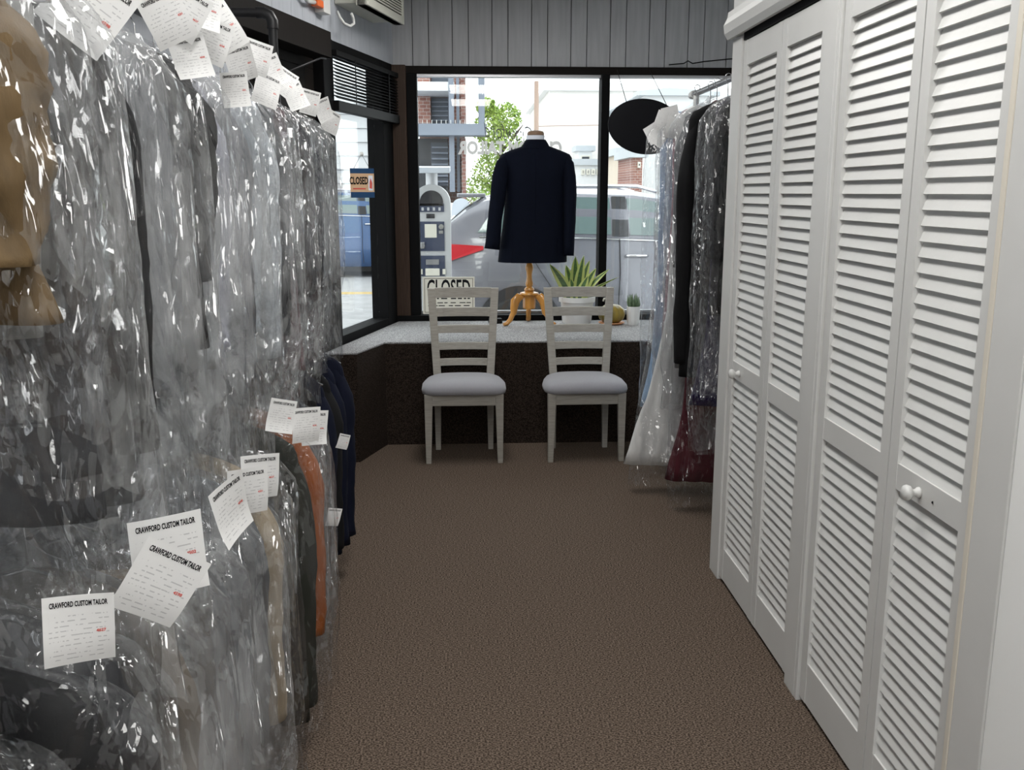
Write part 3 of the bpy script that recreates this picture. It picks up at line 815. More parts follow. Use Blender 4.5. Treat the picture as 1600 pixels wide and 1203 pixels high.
# small succulent in a white pot
kc = at_z(989, 507, Z_LEDGE); kr = .046
k_ = empty('potted_succulent', (kc.x, kc.y, Z_LEDGE), label='small spiky succulent in a white faceted pot', cat='plant')
MB().lathe([(.0001, 0), (kr * .82, 0), (kr * .95, .03), (kr, .07), (kr * .98, .125), (kr * .9, .125), (kr * .86, .112), (.0001, .112)], 12).build('pot', M['pot_white'], k_)
rnd = random.Random(3)
for q in range(22):
    a = q * 2.399; r_ = .008 + .0075 * math.sqrt(q) * .9; h_ = rnd.uniform(.075, .12) * (1 - .2 * q / 22)
    bx_, by_ = math.cos(a) * r_ * .7, math.sin(a) * r_ * .7
    MB().tube([(bx_, by_, .108), (bx_ * 1.5, by_ * 1.5, .108 + h_ * .45), (bx_ * 1.55, by_ * 1.55, .108 + h_)], [.008, .0085, .001], 6).build('leaf', M['succulent'], k_, smooth=True)
# little black box on the ledge
bp_ = at_z(774, 505, Z_LEDGE)
bb = empty('small_black_case', (bp_.x, bp_.y, Z_LEDGE), R(8), label='small black case lying on the ledge left of the stand', cat='case')
MB().box(-.045, .045, -.03, .03, 0, .022).build('base', M['black'], bb, bevel=.006)
MB().box(-.044, .044, -.029, .029, .023, .034).build('lid', M['black'], bb, bevel=.006)

# oval sign hanging behind the right-hand garments
YD = 6.05
oc = at_y(1008, 198, YD); rx_ = (at_y(1066, 198, YD).x - at_y(950, 198, YD).x) / 2; rz_ = (at_y(1008, 155, YD).z - at_y(1008, 242, YD).z) / 2
od = empty('oval_sign', tuple(oc), R(0), label='black oval board hanging from cords in the street window', cat='sign')
rings = []
for yy, k in ((-.008, .985), (-.006, 1), (.006, 1), (.008, .985)):
    rings.append([(rx_ * k * math.cos(2 * math.pi * j / 56), yy, rz_ * k * math.sin(2 * math.pi * j / 56) - .06 * rx_ * math.cos(2 * math.pi * j / 56)) for j in range(56)])
MB().loft(rings).build('board', M['ink'], od, smooth='auto')
for xx, xt in ((-.12, -.04), (.14, .12)):
    zz0 = rz_ * math.sqrt(1 - (xx / rx_) ** 2) - .06 * xx - .01
    MB().tube([(xx, 0, zz0), (xt * 1.0 + (-.06 if xx < 0 else .0), YF - YD - .03, Z_HEAD - .02 - oc.z)], .0022, 6).build('cord', M['black'], od)

# thin dark cable along the top of the window frame, right
P = [at_y(px, py, YF - .03) for px, py in ((1045, 106), (1068, 104), (1075, 100), (1082, 104), (1100, 101), (1140, 97), (1180, 95))]
tag(MB().tube([(p.x, p.y - .0, p.z + .02) for p in P], .004, 6).build('cable', M['black'], smooth=True), 'thin black cable running along the top of the window frame', 'cable')

# ================================================================== AIR CONDITIONER, OUTLET
OFF = .21
s1_, z1_ = wall_hit(632, 39, OFF); s0_, _ = wall_hit(548, 8, OFF)
z1_ += .0
ac = empty('air_conditioner', tuple(wl(s1_, .1, z1_)), label='beige window air conditioner set high in the left wall', cat='air conditioner')
sL = s1_ + .66; zT = z1_ + .42
mb = MB(); lbox(mb, s1_ + .02, sL - .02, .006, OFF - .06, z1_ + .015, zT - .01); rel(mb, ac).build('casing', M['ac'], ac, bevel=.006)
mb = MB(); lbox(mb, s1_, sL, OFF - .06, OFF - .012, z1_, zT); rel(mb, ac).build('front_body', M['ac_dark'], ac)
for (a0, a1, b0, b1) in ((s1_, s1_ + .035, z1_, zT), (sL - .035, sL, z1_, zT), (s1_ + .035, sL - .035, z1_, z1_ + .045), (s1_ + .035, sL - .035, zT - .06, zT)):
    mb = MB(); lbox(mb, a0, a1, OFF - .07, OFF, b0, b1); rel(mb, ac).build('bezel', M['ac'], ac, bevel=.003)
nl_ = 20
for k in range(nl_):
    zc = z1_ + .055 + k * (zT - .06 - z1_ - .055) / nl_
    mb = MB(); lbox(mb, s1_ + .035, sL - .035, OFF - .012, OFF - .003, zc, zc + .0075); rel(mb, ac).build('louvre', M['ac'], ac)
# junction box with an orange plug, and a looped white cord
so, zo = wall_hit(500, 8, .05)
ob_ = empty('wall_outlet', tuple(wl(so, .0, zo)), label='grey surface outlet box with an orange plug beside the air conditioner', cat='outlet')
mb = MB(); lbox(mb, so - .12, so - .03, .004, .06, zo - .03, zo + .12); rel(mb, ob_).build('box', M['cordwhite'], ob_, bevel=.004)
mb = MB(); lbox(mb, so - .03, so + .05, .02, .06, zo - .012, zo + .025); rel(mb, ob_).build('plug', M['plug_orange'], ob_, bevel=.006)
rel(MB().tube([wl(so + .05, .04, zo + .005), wl(so + .14, .04, zo - .005), wl(so + .25, .04, zo + .06), wl(so + .4, .03, zo + .1)], .012, 8), ob_).build('plug_lead', M['cordwhite'], ob_, smooth=True)
P = []
for px, py, of in ((527, 18, .05), (531, 27, .07), (538, 37, .09), (547, 41, .10), (553, 37, .11), (552, 28, .11), (549, 21, .11)):
    s_, z_ = wall_hit(px, py, of); P.append(wl(s_, of, z_))
cdo = MB().tube(P, .008, 8).build('power_cord', M['cordwhite'], smooth=True)
tag(cdo, 'white power cord looping under the air conditioner', 'cord')

# ================================================================== GARMENT RAILS
def cloth(name, col, rough=.85, var=.12, sheen=.0, vscale=30, stretch=(1, 1, .3)):
    return mat(name, col, rough, .12 if max(col) < .06 else .2, var=var, vscale=vscale, stretch=stretch, bump=.12, bscale=350, sheen=sheen)
CL = {
 'khaki': cloth('khaki_cotton', (.125, .082, .038), .6, var=.25), 'lightgrey': cloth('light_grey_wool', (.36, .36, .35)), 'charcoal': cloth('charcoal_wool', (.040, .041, .045)),
 'black': cloth('black_wool', (.012, .012, .013)), 'grey': cloth('mid_grey_wool', (.13, .135, .145)), 'slate': cloth('slate_wool', (.075, .082, .095)),
 'palegrey': cloth('pale_grey_cotton', (.42, .43, .44)), 'lavender': cloth('lavender_grey_cotton', (.36, .36, .44)), 'bluegrey': cloth('blue_grey_cotton', (.34, .38, .42)),
 'check': cloth('white_grey_check', (.52, .55, .58), vscale=160, var=.25, stretch=(1, 1, 1)), 'burgundy': cloth('burgundy_satin', (.13, .018, .035), .4), 'navy': cloth('dark_navy_wool', (.008, .010, .022)),
 'pinstripe': cloth('pinstripe_wool', (.05, .052, .062), vscale=90, var=.6, stretch=(1, 1, .01)), 'white': cloth('white_satin', (.72, .72, .71), .5), 'taupe': cloth('taupe_wool', (.17, .145, .12)),
 'tan': cloth('tan_cotton', (.33, .21, .10)), 'beige': cloth('beige_cotton', (.48, .38, .26)), 'olive': cloth('dark_olive_wool', (.028, .029, .024)), 'rust': cloth('rust_leather', (.36, .092, .010), .4),
 'denim': cloth('denim_blue', (.08, .15, .26)), 'paleblue': cloth('pale_blue_satin', (.36, .52, .74), .5), 'rose': cloth('rose_sequin', (.34, .12, .17), .3), 'purple': cloth('purple_satin', (.016, .009, .050), .35), 'wine': cloth('wine_velvet', (.085, .018, .026)),
}
def sup(a, p): return math.copysign(abs(a) ** p, a)
def interp(tab, z):
    for (z0, *a), (z1, *b) in zip(tab, tab[1:]):
        if z1 <= z <= z0:
            u = (z0 - z) / (z0 - z1 + 1e-9); return [p * (1 - u) + q * u for p, q in zip(a, b)]
    return list(tab[-1][1:]) if z < tab[-1][0] else list(tab[0][1:])

def body_mesh(name, m, tab, rnd, n=30, nz=26, amp=.006, fold=7):
    """hanging cloth: rings between table levels (z, half width, half depth, centre x)"""
    s0 = rnd.uniform(0, 50); rings = []
    z0, z1 = tab[0][0], tab[-1][0]
    for i in range(nz + 1):
        u = (i / nz) ** 1.35; z = z0 + (z1 - z0) * u
        w, d, cx = interp(tab, z)
        ring = []
        for j in range(n):
            a = 2 * math.pi * j / n
            c, s_ = math.cos(a), math.sin(a)
            x, y = w * sup(c, .75), d * sup(s_, .75)
            k = amp * (.25 + u) * noise.noise(Vector((x * fold * 2, s_ * 1.5 + s0, z * 2.2 + s0)))
            ring.append((cx + x + k * c, y + k * 1.6 * s_ + .004 * noise.noise(Vector((x * 9 + s0, z * 6, 0))), z))
        rings.append(ring)
    return MB().loft(rings, True, True).mesh(name, m, True)

def sleeve_mesh(m, side, sh_z, length, rnd, r=.048, xw=.2, wr=1.0):
    n = 26; s0 = rnd.uniform(0, 9); k = 20
    fw = rnd.uniform(-.03, .012); rings = []
    for i in range(n + 1):
        u = i / n
        x = side * (xw - .045 + .045 * math.sin(min(1, u * 3.0) * math.pi / 2) - .010 * u)
        y = fw * u * u * 1.5 + .005 * math.sin(u * 6 + s0)
        rr_ = r * (.30 + .70 * min(1, u * 5) ** .5) * (1 - .18 * u)
        ring = []
        for j in range(k):
            a = 2 * math.pi * j / k
            q = noise.noise(Vector((math.cos(a) * 1.1 + s0, math.sin(a) * 1.1, u * 5.5 + s0))) * .007 + noise.noise(Vector((math.cos(a) * 2 + s0, math.sin(a) * 2 + u * 3, u * 16))) * .004
            q *= min(1, u * 4) * wr
            ring.append((x + (rr_ * .86 + q) * math.cos(a), y + (rr_ * 1.02 + q) * math.sin(a), sh_z - length * u + .012 * (1 - min(1, u * 5)) * -side * math.cos(a)))
        rings.append(ring)
    return MB().loft(rings).mesh('sleeve', m, True)

def bag_mesh(m, tab, rnd, n=64, nz=64, amp=.013, ragged=.03, flare=0.0, aisle=1):
    s0 = rnd.uniform(0, 90); rings = []
    z0, z1 = tab[0][0], tab[-1][0]
    for i in range(nz + 1):
        u = i / nz; z = z0 + (z1 - z0) * (u ** 1.15)
        w, d, cx = interp(tab, z)
        t = min(1, max(0, (u - .06) * 5))
        ring = []
        for j in range(n):
            a = 2 * math.pi * j / n
            c, s_ = math.cos(a), math.sin(a)
            x, y = w * sup(c, .7), d * sup(s_, .8)
            per = a * .26
            q = noise.noise(Vector((c * w * 16 + s0, s_ * 1.1 + s0, z * 1.7)))
            rg = 1 - 2.2 * abs(noise.noise(Vector((c * 2.4 + s0 * 2, s_ * 2.4, z * 3.4 + c * 1.2))))
            rh = 1 - 2.2 * abs(noise.noise(Vector((c * 6 + s0, s_ * 6 + 9, z * 8 + s_ * 2.0 + c * 3))))
            k = amp * t * (.55 * q + .55 * rg + .28 * rh)
            zz_ = z
            if i == nz: zz_ += ragged * noise.noise(Vector((c * 2 + s0, s_ * 2, 4)))
            fx = flare * max(0, u - .45) ** 1.5 * (c + 1) / 2
            ring.append((cx + x + k * c * 1.1 + fx, y + k * s_ * 1.5, zz_))
        rings.append(ring)
    mb = MB().loft(rings, False, False)
    if aisle < 0: mb.v = [(-x, y, z) for x, y, z in mb.v]
    return mb.mesh('plastic_cover', m, True)

HANGER = None
def hanger_mesh():
    global HANGER
    if HANGER is None:
        mb = MB()
        P = []
        for k in range(10):
            a = R(-60 + k * 27); P.append((.0, .019 * math.cos(a) * 0 + .017 * math.sin(a) * -1 * 0, 0))
        hook = [(0.014 * math.cos(R(a)), 0, .0 + .016 + .014 * math.sin(R(a)) - .016) for a in range(-30, 200, 23)]
        hook = [(x, 0, z + .018) for x, y, z in hook][::-1]
        hook = hook[::-1] + [(-.010, 0, .004), (0, 0, -.015), (0, 0, -.085)]
        mb.tube(hook, .0022, 6)
        mb.tube([(0, 0, -.085), (-.10, 0, -.115), (-.195, 0, -.165)], .0032, 6)
        mb.tube([(0, 0, -.085), (.10, 0, -.115), (.195, 0, -.165)], .0032, 6)
        mb.tube([(-.195, 0, -.165), (.195, 0, -.165)], .0025, 6)
        HANGER = mb.mesh('hanger', M['chrome'], True)
    return HANGER

def garment(name, label, cat, group, x, y, zrail, col, kind='jacket', length=.72, sleeve=.6, film=0, baglen=.95, w=.205, d=.045, rz=0.0, seed=0, flare=0.0, aisle=1, hd=.058, baglow=None, amp=.013, wrinkle=.006):
    """one hanging garment with its hanger and (film is not None) its plastic cover"""
    rnd = random.Random(seed * 7 + 1)
    t = empty(name, (x, y, zrail), R(rz), label, cat, group)
    link('hanger', hanger_mesh(), t)
    m = CL[col]
    if kind == 'jacket':
        tab = [(-.095, .045, .030, 0), (-.11, .10, .036, 0), (-.135, .16, .040, 0), (-.165, w * .95, d, 0), (-.20, w, d, 0), (-.45, w * .93, d * .95, 0), (-.095 - length, w * 1.0, d * .95, 0)]
        link('garment_body', body_mesh('garment_body', m, tab, rnd, n=48 if wrinkle > .01 else 30, nz=44 if wrinkle > .01 else 26, amp=wrinkle, fold=11 if wrinkle > .01 else 7), t)
        for sd in (1, -1):
            link('sleeve', sleeve_mesh(m, sd, -.155, sleeve, rnd, r=.047, xw=w - (.012 if wrinkle > .01 else 0), wr=2.0 if wrinkle > .01 else 1.2), t)
    elif kind == 'trousers':
        tab = [(-.15, .165, .016, 0), (-.17, .175, .022, 0), (-.3, .17, .024, 0), (-.095 - length, .15, .022, 0)]
        link('trouser_legs', body_mesh('trouser_legs', m, tab, rnd, amp=.004), t)
    elif kind == 'dress':
        tab = [(-.10, .12, .02, 0), (-.15, w * .95, .03, 0), (-.32, w * .95, .036, 0), (-.5, w * .93, .04, 0), (-.095 - length * .55, w * .95, .046, aisle * flare * .05), (-.095 - length * .8, w + .005, .052, aisle * flare * .28), (-.095 - length, w + (.06 if length > 1.3 else .02), .055, aisle * flare * .5)]
        link('dress_cloth', body_mesh('dress_cloth', m, tab, rnd, n=48, nz=34, amp=.014, fold=10), t)
    if film is not None:
        L_ = baglen
        hem = -.095 - length
        lowd = baglow or .036
        tab = [(-.035, .012, .010, 0), (-.06, .022, .016, 0), (-.085, .075, .032, 0), (-.115, .15, .045, 0), (-.150, w + .02, hd * .95, 0), (-.21, w + .062, hd, 0), (-.5, w + .066, hd, 0)]
        if -.1 - L_ < hem - .06:
            tab += [(hem, w + .062, hd * .9, 0), (hem - .06, w + .05, lowd, 0)]
        tab += [(-.1 - L_, w + .05, lowd, 0)]
        tab = sorted(tab, key=lambda q: -q[0])
        bg_ = link('plastic_cover', bag_mesh(M['film'][film], tab, rnd, flare=flare, aisle=aisle, amp=amp), t)
    return t

# ---- black iron pipe rack, left
XU, ZU, XL, ZL = -.73, 1.93, -.70, 1.05
Y0R, Y1R = .55, 3.64
rack = empty('pipe_rack', (XU, 2.1, 0), label='black iron pipe rack with two garment rails along the left wall', cat='clothes rack')
def rk(mb, name, **k): return rel(mb, rack).build(name, M['blackpipe'], rack, smooth='auto', **k)
zE = at_y(425, 20, Y1R).z; xE = at_y(425, 20, Y1R).x
for yy in (Y0R, Y1R):
    rk(MB().tube([(xE, yy, .02), (xE, yy, zE - .035)], .0165, 14), 'post')
    rk(MB().tube([(xE - .035, yy, zE), (-1.05, yy, zE)], .0165, 14), 'top_arm')
    q = [(xE, yy, zE - .055), (xE, yy, zE - .03), (xE - .010, yy, zE - .010), (xE - .03, yy, zE), (xE - .055, yy, zE)]
    rk(MB().tube(q, [.021, .021, .021, .021, .021], 14), 'elbow')
    rk(MB().lathe([(.0001, 0), (.045, 0), (.045, .008), (.022, .012), (.021, .03), (.0165, .03)], 20, (xE, yy, 0)), 'floor_flange')
rk(MB().tube([(XU, Y0R, ZU), (XU, Y1R, ZU)], .0165, 14), 'upper_rail')
rk(MB().tube([(XL, Y0R, ZL), (XL, Y1R + .2, ZL)], .0165, 14), 'lower_rail')

ORD = ['first', 'second', 'third', 'fourth', 'fifth', 'sixth', 'seventh', 'eighth', 'ninth', 'tenth', 'eleventh', 'twelfth', 'thirteenth', 'fourteenth', 'fifteenth', 'sixteenth', 'seventeenth', 'eighteenth', 'nineteenth', 'twentieth', 'twenty-first', 'twenty-second', 'twenty-third', 'twenty-fourth']
def kind_word(w):
    k = w.split()[-1]
    return {'blazer': 'jacket', 'overcoat': 'coat'}.get(k, k)
# upper rail, near to far: colour, kind, length, sleeve, cover, cover length, spacing before, flare, words
UP = [
 ('khaki', 'jacket', .44, .31, 2, .56, .00, 0, 'khaki cotton jacket'),
 ('lightgrey', 'trousers', .47, 0, 2, .66, .10, 0, 'light grey trousers'),
 ('charcoal', 'jacket', .74, .60, 0, 1.02, .11, .12, 'charcoal jacket'),
 ('black', 'jacket', .76, .62, 3, .98, .12, .10, 'black jacket'),
 ('slate', 'jacket', .74, .60, 1, 1.05, .125, .14, 'slate suit jacket'),
 ('grey', 'jacket', .72, .58, 1, 1.00, .125, .10, 'mid-grey suit jacket'),
 ('charcoal', 'jacket', .74, .60, 0, 1.02, .125, .08, 'charcoal suit jacket'),
 ('black', 'jacket', .60, .40, 3, .95, .12, .05, 'black cropped jacket'),
 ('palegrey', 'jacket', .74, .60, 1, .98, .125, .04, 'pale grey shirt'),
 ('lavender', 'jacket', .70, .58, 1, .95, .12, 0, 'lavender-grey shirt'),
 ('grey', 'jacket', .72, .58, 1, .96, .12, 0, 'mid-grey blazer'),
 ('bluegrey', 'jacket', .72, .58, 0, .93, .12, 0, 'blue-grey shirt'),
 ('check', 'jacket', .72, .66, 0, .90, .12, 0, 'pale check jacket'),
 ('charcoal', 'jacket', .74, .62, 0, .90, .12, 0, 'charcoal blazer'),
 ('slate', 'jacket', .70, .58, 0, .92, .115, 0, 'slate blazer'),
 ('black', 'jacket', .66, .58, 3, .93, .115, 0, 'black dinner jacket'),
 ('burgundy', 'dress', .84, 0, 0, .95, .10, 0, 'burgundy satin dress'),
 ('black', 'jacket', .62, .56, 3, .88, .10, 0, 'black blazer'),
 ('pinstripe', 'jacket', .66, .55, 0, .90, .115, 0, 'grey pinstripe jacket'),
 ('navy', 'jacket', .66, .56, 3, .86, .115, 0, 'dark navy jacket'),
 ('slate', 'jacket', .68, .56, 0, .86, .115, 0, 'slate grey coat'),
 ('black', 'jacket', .60, .50, 3, .84, .11, 0, 'short black jacket'),
 ('white', 'trousers', .60, 0, 1, .92, .12, 0, 'pale trousers'),
]
UPG = []
y = 1.085
rr = random.Random(5)
for i, (col, kd, ln, slv, fm, bl_, gap, fl, words_) in enumerate(UP):
    y += gap * 1.0
    last = i == len(UP) - 1
    where = 'first and nearest' if i == 0 else ('last and farthest' if last else ORD[i] + ' from the near end')
    lab = f'{words_} in clear plastic on the upper rail, {where}'
    o = garment('bagged_' + kind_word(words_), lab, kind_word(words_), 'plastic-covered garments on the upper left rail', XU + {1: .05, 0: .005}.get(i, rr.uniform(-.02, .025)), y, ZU - .035 + .012, col, kd, ln, slv, fm, bl_, seed=i + 1, flare=fl, rz=rr.uniform(-4, 5), w=.245 if i == 0 else rr.uniform(.19, .205), hd=.060, wrinkle=.028 if i == 0 else .009)
    UPG.append(o)
# lower rail
LO = [
 ('black', 'jacket', .80, .62, 3, .86, .00, 0, 'black coat'),
 ('black', 'jacket', .82, .62, 3, .88, .12, 0, 'black overcoat'),
 ('charcoal', 'jacket', .78, .60, 0, .90, .125, 0, 'charcoal coat'),
 ('taupe', 'jacket', .76, .60, 1, .92, .125, .0, 'taupe jacket'),
 ('tan', 'trousers', .80, 0, 1, .92, .11, .0, 'tan trousers'),
 ('grey', 'jacket', .76, .60, 1, .92, .12, .04, 'mid-grey jacket'),
 ('slate', 'jacket', .74, .58, 1, .93, .125, .05, 'slate jacket'),
 ('grey', 'jacket', .72, .58, 0, .92, .12, .04, 'mid-grey coat'),
 ('beige', 'jacket', .66, .62, 2, .93, .12, .04, 'beige cotton jacket'),
 ('charcoal', 'jacket', .74, .58, 2, .94, .125, .03, 'charcoal jacket'),
 ('olive', 'jacket', .86, .74, 3, .90, .135, 0, 'dark olive overcoat'),
 ('rust', 'jacket', .66, .62, 3, .84, .13, 0, 'rust leather jacket'),
 ('denim', 'trousers', .66, 0, 0, .80, .09, 0, 'denim trousers'),
 ('slate', 'jacket', .72, .56, 0, .86, .11, 0, 'slate blazer'),
 ('navy', 'jacket', .70, .60, None, 0, .115, 0, 'dark navy coat'),
 ('black', 'jacket', .74, .62, None, 0, .115, 0, 'black wool coat'),
 ('navy', 'jacket', .72, .62, None, 0, .115, 0, 'dark navy overcoat'),
 ('black', 'jacket', .76, .66, None, 0, .115, 0, 'black overcoat'),
 ('navy', 'jacket', .80, .70, None, 0, .12, 0, 'dark navy jacket'),
 ('navy', 'jacket', .82, .72, None, 0, .12, 0, 'dark navy blazer'),
]
LOG = []
y = .98
for i, (col, kd, ln, slv, fm, bl_, gap, fl, words_) in enumerate(LO):
    y += gap * 1.18
    last = i == len(LO) - 1
    where = 'first and nearest' if i == 0 else ('last and farthest' if last else ORD[i] + ' from the near end')
    cov = 'in clear plastic' if fm is not None else 'hanging uncovered'
    lab = f'{words_} {cov} on the lower rail, {where}'
    o = garment(('bagged_' if fm is not None else 'hanging_') + kind_word(words_), lab, kind_word(words_), 'garments on the lower left rail', XL + rr.uniform(-.02, .02) + {8: .03, 10: .055, 11: .05}.get(i, 0), y, ZL - .035 + .012, col, kd, ln, slv, fm, bl_, seed=i + 41, flare=fl, rz=rr.uniform(-4, 5), w=rr.uniform(.20, .215), hd=.064)
    LOG.append(o)

# ---- tickets pinned to the covers
def curl(var, u, v):
    return .012 * (u * u) * (1 if var % 2 else -1) + .036 * max(0, -v - .15) ** 1.5 * (1 if var % 3 else -1) + .008 * u * v * (1 if var % 2 else -2)
def curled(me, var, dx, dz):
    m2 = me.copy()
    for q in m2.vertices:
        u, v = (q.co.x + dx) / .098, (q.co.z + dz) / .112
        q.co = (q.co.x + dx, curl(var, u, v) - .0006 + q.co.y * .3, q.co.z + dz)
    return m2
def ticket_mesh(var):
    rnd = random.Random(var); n = 8; w_, h_ = .098, .112
    mb = MB(); rows_ = []
    for i in range(n + 1):
        v = -.5 + i / n
        row = []
        for j in range(n + 1):
            u = -.5 + j / n
            y_ = curl(var, u, v)
            row.append((u * w_, y_, v * h_))
        rows_.append(row)
    mb.loft(rows_, closed=False)
    return mb.mesh('ticket', M['ticket'], True)
TK = [ticket_mesh(v) for v in range(5)]
HEAD = text_mesh('CRAWFORD CUSTOM TAILOR', .0115, M['ink'], offset=.0004, sx=.50, extrude=.0002)
NUMB = [text_mesh(q, .0066, M['redink'], offset=.0002, extrude=.0002) for q in ('4598', '4201', '4627', '4502')]
HEADS = [curled(HEAD, v, 0, .042) for v in range(5)]
NUMBS = [curled(NUMB[v % 4], v, .030, -.004) for v in range(5)]
def ticket(row, px, py, X, roll=0, az=35, tilt=0, scale=1.0, plain=False, i=0):
    p = at_x(px, py, X)
    par = min(row, key=lambda g: abs(g.location.y - p.y))
    o = link('ticket', TK[i % len(TK)], par)
    Wm = Matrix.Translation(p) @ Matrix.Rotation(R(az), 4, 'Z') @ Matrix.Rotation(R(roll), 4, 'Y') @ Matrix.Rotation(R(tilt), 4, 'X') @ Matrix.Scale(scale, 4)
    o.matrix_local = par.matrix_basis.inverted() @ Wm
    if not plain:
        link('heading', HEADS[i % 5], o)
        link('ticket_number', NUMBS[i % 5], o)
    return o
UT = -.462; LT = -.408
for k, (px, py, roll, az, sc_) in enumerate((
    (138, 12, 38, 24, 1.05), (262, 28, -28, 30, 1.1), (288, 18, 30, 30, 1.1), (316, 10, 12, 30, 1.1), (330, 62, 20, 32, 1.1), (298, 90, -12, 30, 1.0), (345, 45, -32, 34, 1.25), (376, 100, -20, 34, 1.0),
    (368, 140, -8, 36, .95), (402, 90, 14, 38, 1.0), (424, 112, -24, 38, 1.0), (418, 140, 18, 38, 1.05), (445, 128, 30, 40, 1.0), (462, 150, -20, 40, 1.0), (484, 160, 10, 42, 1.0), (505, 172, -24, 42, 1.0), (518, 190, 22, 42, 1.1))):
    ticket(UPG, px, py, UT, roll, az, tilt=rr.uniform(-14, 10), scale=sc_ * (.82 if k == 0 else .64), plain=False, i=k)
for k, (px, py, roll, az, sc_) in enumerate((
    (124, 984, 3, 22, .70), (264, 866, -2, 26, .98), (250, 912, 34, 24, .92), (360, 795, -14, 70, .95), (388, 768, 2, 34, .80), (406, 745, 4, 36, .80), (440, 650, 16, 36, .66), (478, 664, 4, 38, .80), (490, 668, 7, 40, .82), (537, 690, 20, 40, .45), (521, 808, 16, 40, .5))):
    ticket(LOG, px, py, LT, roll, az, tilt=rr.uniform(-6, 2), scale=sc_, i=k + 2)

# ---- right-hand rail beyond the closet
XRr, ZR = 1.27, 2.05
rr2 = empty('garment_rail', (XRr, 4.5, 0), label='grey steel garment rail beyond the louvred closet', cat='clothes rack')
M['steel'] = mat('grey_steel', (.35, .35, .36), .3, metal=.7)
rel(MB().tube([(XRr, 3.60, ZR), (XRr, 5.30, ZR)], .016, 14), rr2).build('rail', M['steel'], rr2, smooth='auto')
rel(MB().tube([(XRr, 5.26, .01), (XRr, 5.26, ZR - .01)], .016, 14), rr2).build('post', M['cordwhite'], rr2, smooth='auto')
rel(MB().tube([(XRr, 5.30, ZR), (XRr, 5.36, ZR)], .022, 14), rr2).build('end_cap', M['cordwhite'], rr2, smooth='auto')
rel(MB().box(XRr - .22, XRr + .22, 5.235, 5.285, .0, .03), rr2).build('foot', M['cordwhite'], rr2, bevel=.004)
RG = [   # colour, kind, y, pixel column of the aisle edge, length, sleeve, cover, cover length, label, category, flare, half width
 ('black', 'jacket', 3.78, 1100, .90, .62, 3, 1.22, 'black suit in clear plastic at the closet end of the right rail', 'coat', .0, .205),
 ('charcoal', 'jacket', 3.92, 1088, .92, .62, 3, 1.26, 'charcoal suit in clear plastic next to the black suit on the right rail', 'coat', .0, .205),
 ('purple', 'dress', 4.05, 1085, 1.34, 0, 2, 1.55, 'dark purple gown hem under plastic on the right rail', 'dress', .0, .19),
 ('black', 'jacket', 4.19, 1054, 1.24, 1.12, None, 0, 'uncovered long black coat on the right rail', 'coat', .0, .235),
 ('wine', 'dress', 4.33, 1060, 1.78, 0, 3, 1.92, 'wine red gown with its skirt showing near the floor', 'dress', .04, .20),
 ('grey', 'jacket', 4.46, 1040, 1.25, .70, 0, 1.45, 'grey coat in clear plastic beside the white gown', 'coat', .0, .205),
 ('white', 'dress', 4.62, 1028, 1.78, 0, 3, 1.88, 'long white gown in clear plastic flaring to the floor', 'dress', .30, .20),
 ('rose', 'dress', 4.78, 1024, 1.20, 0, 0, 1.40, 'rose sequinned dress in clear plastic behind the white gown', 'dress', .0, .19),
 ('paleblue', 'dress', 4.93, 1006, 1.55, 0, 3, 1.66, 'pale blue gown in clear plastic at the window end of the right rail', 'dress', .0, .19),
]
RGO = []
for i, (col, kd, yy, epx, ln, slv, fm, bl_, lab, cat, fl, w_) in enumerate(RG):
    xe = at_y(epx, 350, yy).x + w_ + (.066 if fm is not None else .045)
    o = garment(('bagged_' if fm is not None else 'hanging_') + cat, lab, cat, 'garments on the right-hand rail', xe, yy, ZR - .035 + .012, col, kd, ln, slv, fm, bl_, seed=i + 81, flare=fl, aisle=-1, w=w_, hd=.066, rz=rr.uniform(-3, 3))
    RGO.append(o)
for k, (px, py, roll, X) in enumerate(((1022, 208, -30, .98), (1036, 190, 20, .99), (1048, 182, -12, 1.0), (1030, 212, 35, .98), (1054, 200, 10, .99))):
    ticket(RGO, px, py, X, roll, -25, 0, .85, True, k)

# ================================================================== STREET OUTSIDE
M['pavement'] = mat('concrete_pavement', (.40, .39, .375), .9, .2, var=.08, vscale=3, bump=.1, bscale=60)
M['asphalt'] = mat('pale_asphalt', (.36, .36, .365), .9, .2, var=.10, vscale=4, bump=.15, bscale=80)
M['kerb'] = mat('kerb_stone', (.42, .41, .40), .85)
M['roadpaint'] = mat('yellow_road_paint', (.62, .42, .10), .8)
M['carpaint'] = mat('grey_car_paint', (.19, .19, .215), .22, .5, metal=.35, coat=.6)
M['bluepaint'] = mat('blue_car_paint', (.035, .085, .20), .2, .5, metal=.3, coat=.6)
M['carglass'] = mat('car_glass', (.12, .17, .165), .05, 1.0)
M['cartrim'] = mat('car_trim_black', (.02, .02, .022), .5)
M['tyre'] = mat('tyre_rubber', (.018, .018, .018), .85)
M['alloy'] = mat('alloy_wheel', (.45, .45, .47), .3, metal=.8)
M['redlens'] = mat('red_lens', (.42, .003, .012), .3, .3)
M['chromebar'] = mat('chrome_bar', (.75, .75, .77), .15, metal=1.0)
M['meter'] = mat('meter_grey', (.52, .53, .55), .4, metal=.2)
M['meterblue'] = mat('meter_navy', (.030, .042, .085), .5)
M['screen'] = mat('dark_screen', (.03, .03, .035), .15)
M['solar'] = mat('solar_panel', (.50, .54, .60), .3)
M['slatepaint'] = mat('slate_painted_steel', (.175, .20, .245), .6, var=.08, vscale=2)
M['slatedark'] = mat('dark_shutter', (.07, .085, .11), .6)
M['shopdark'] = mat('dark_shopfront', (.035, .037, .042), .5)
M['siding'] = mat('white_siding', (.74, .75, .76), .7)
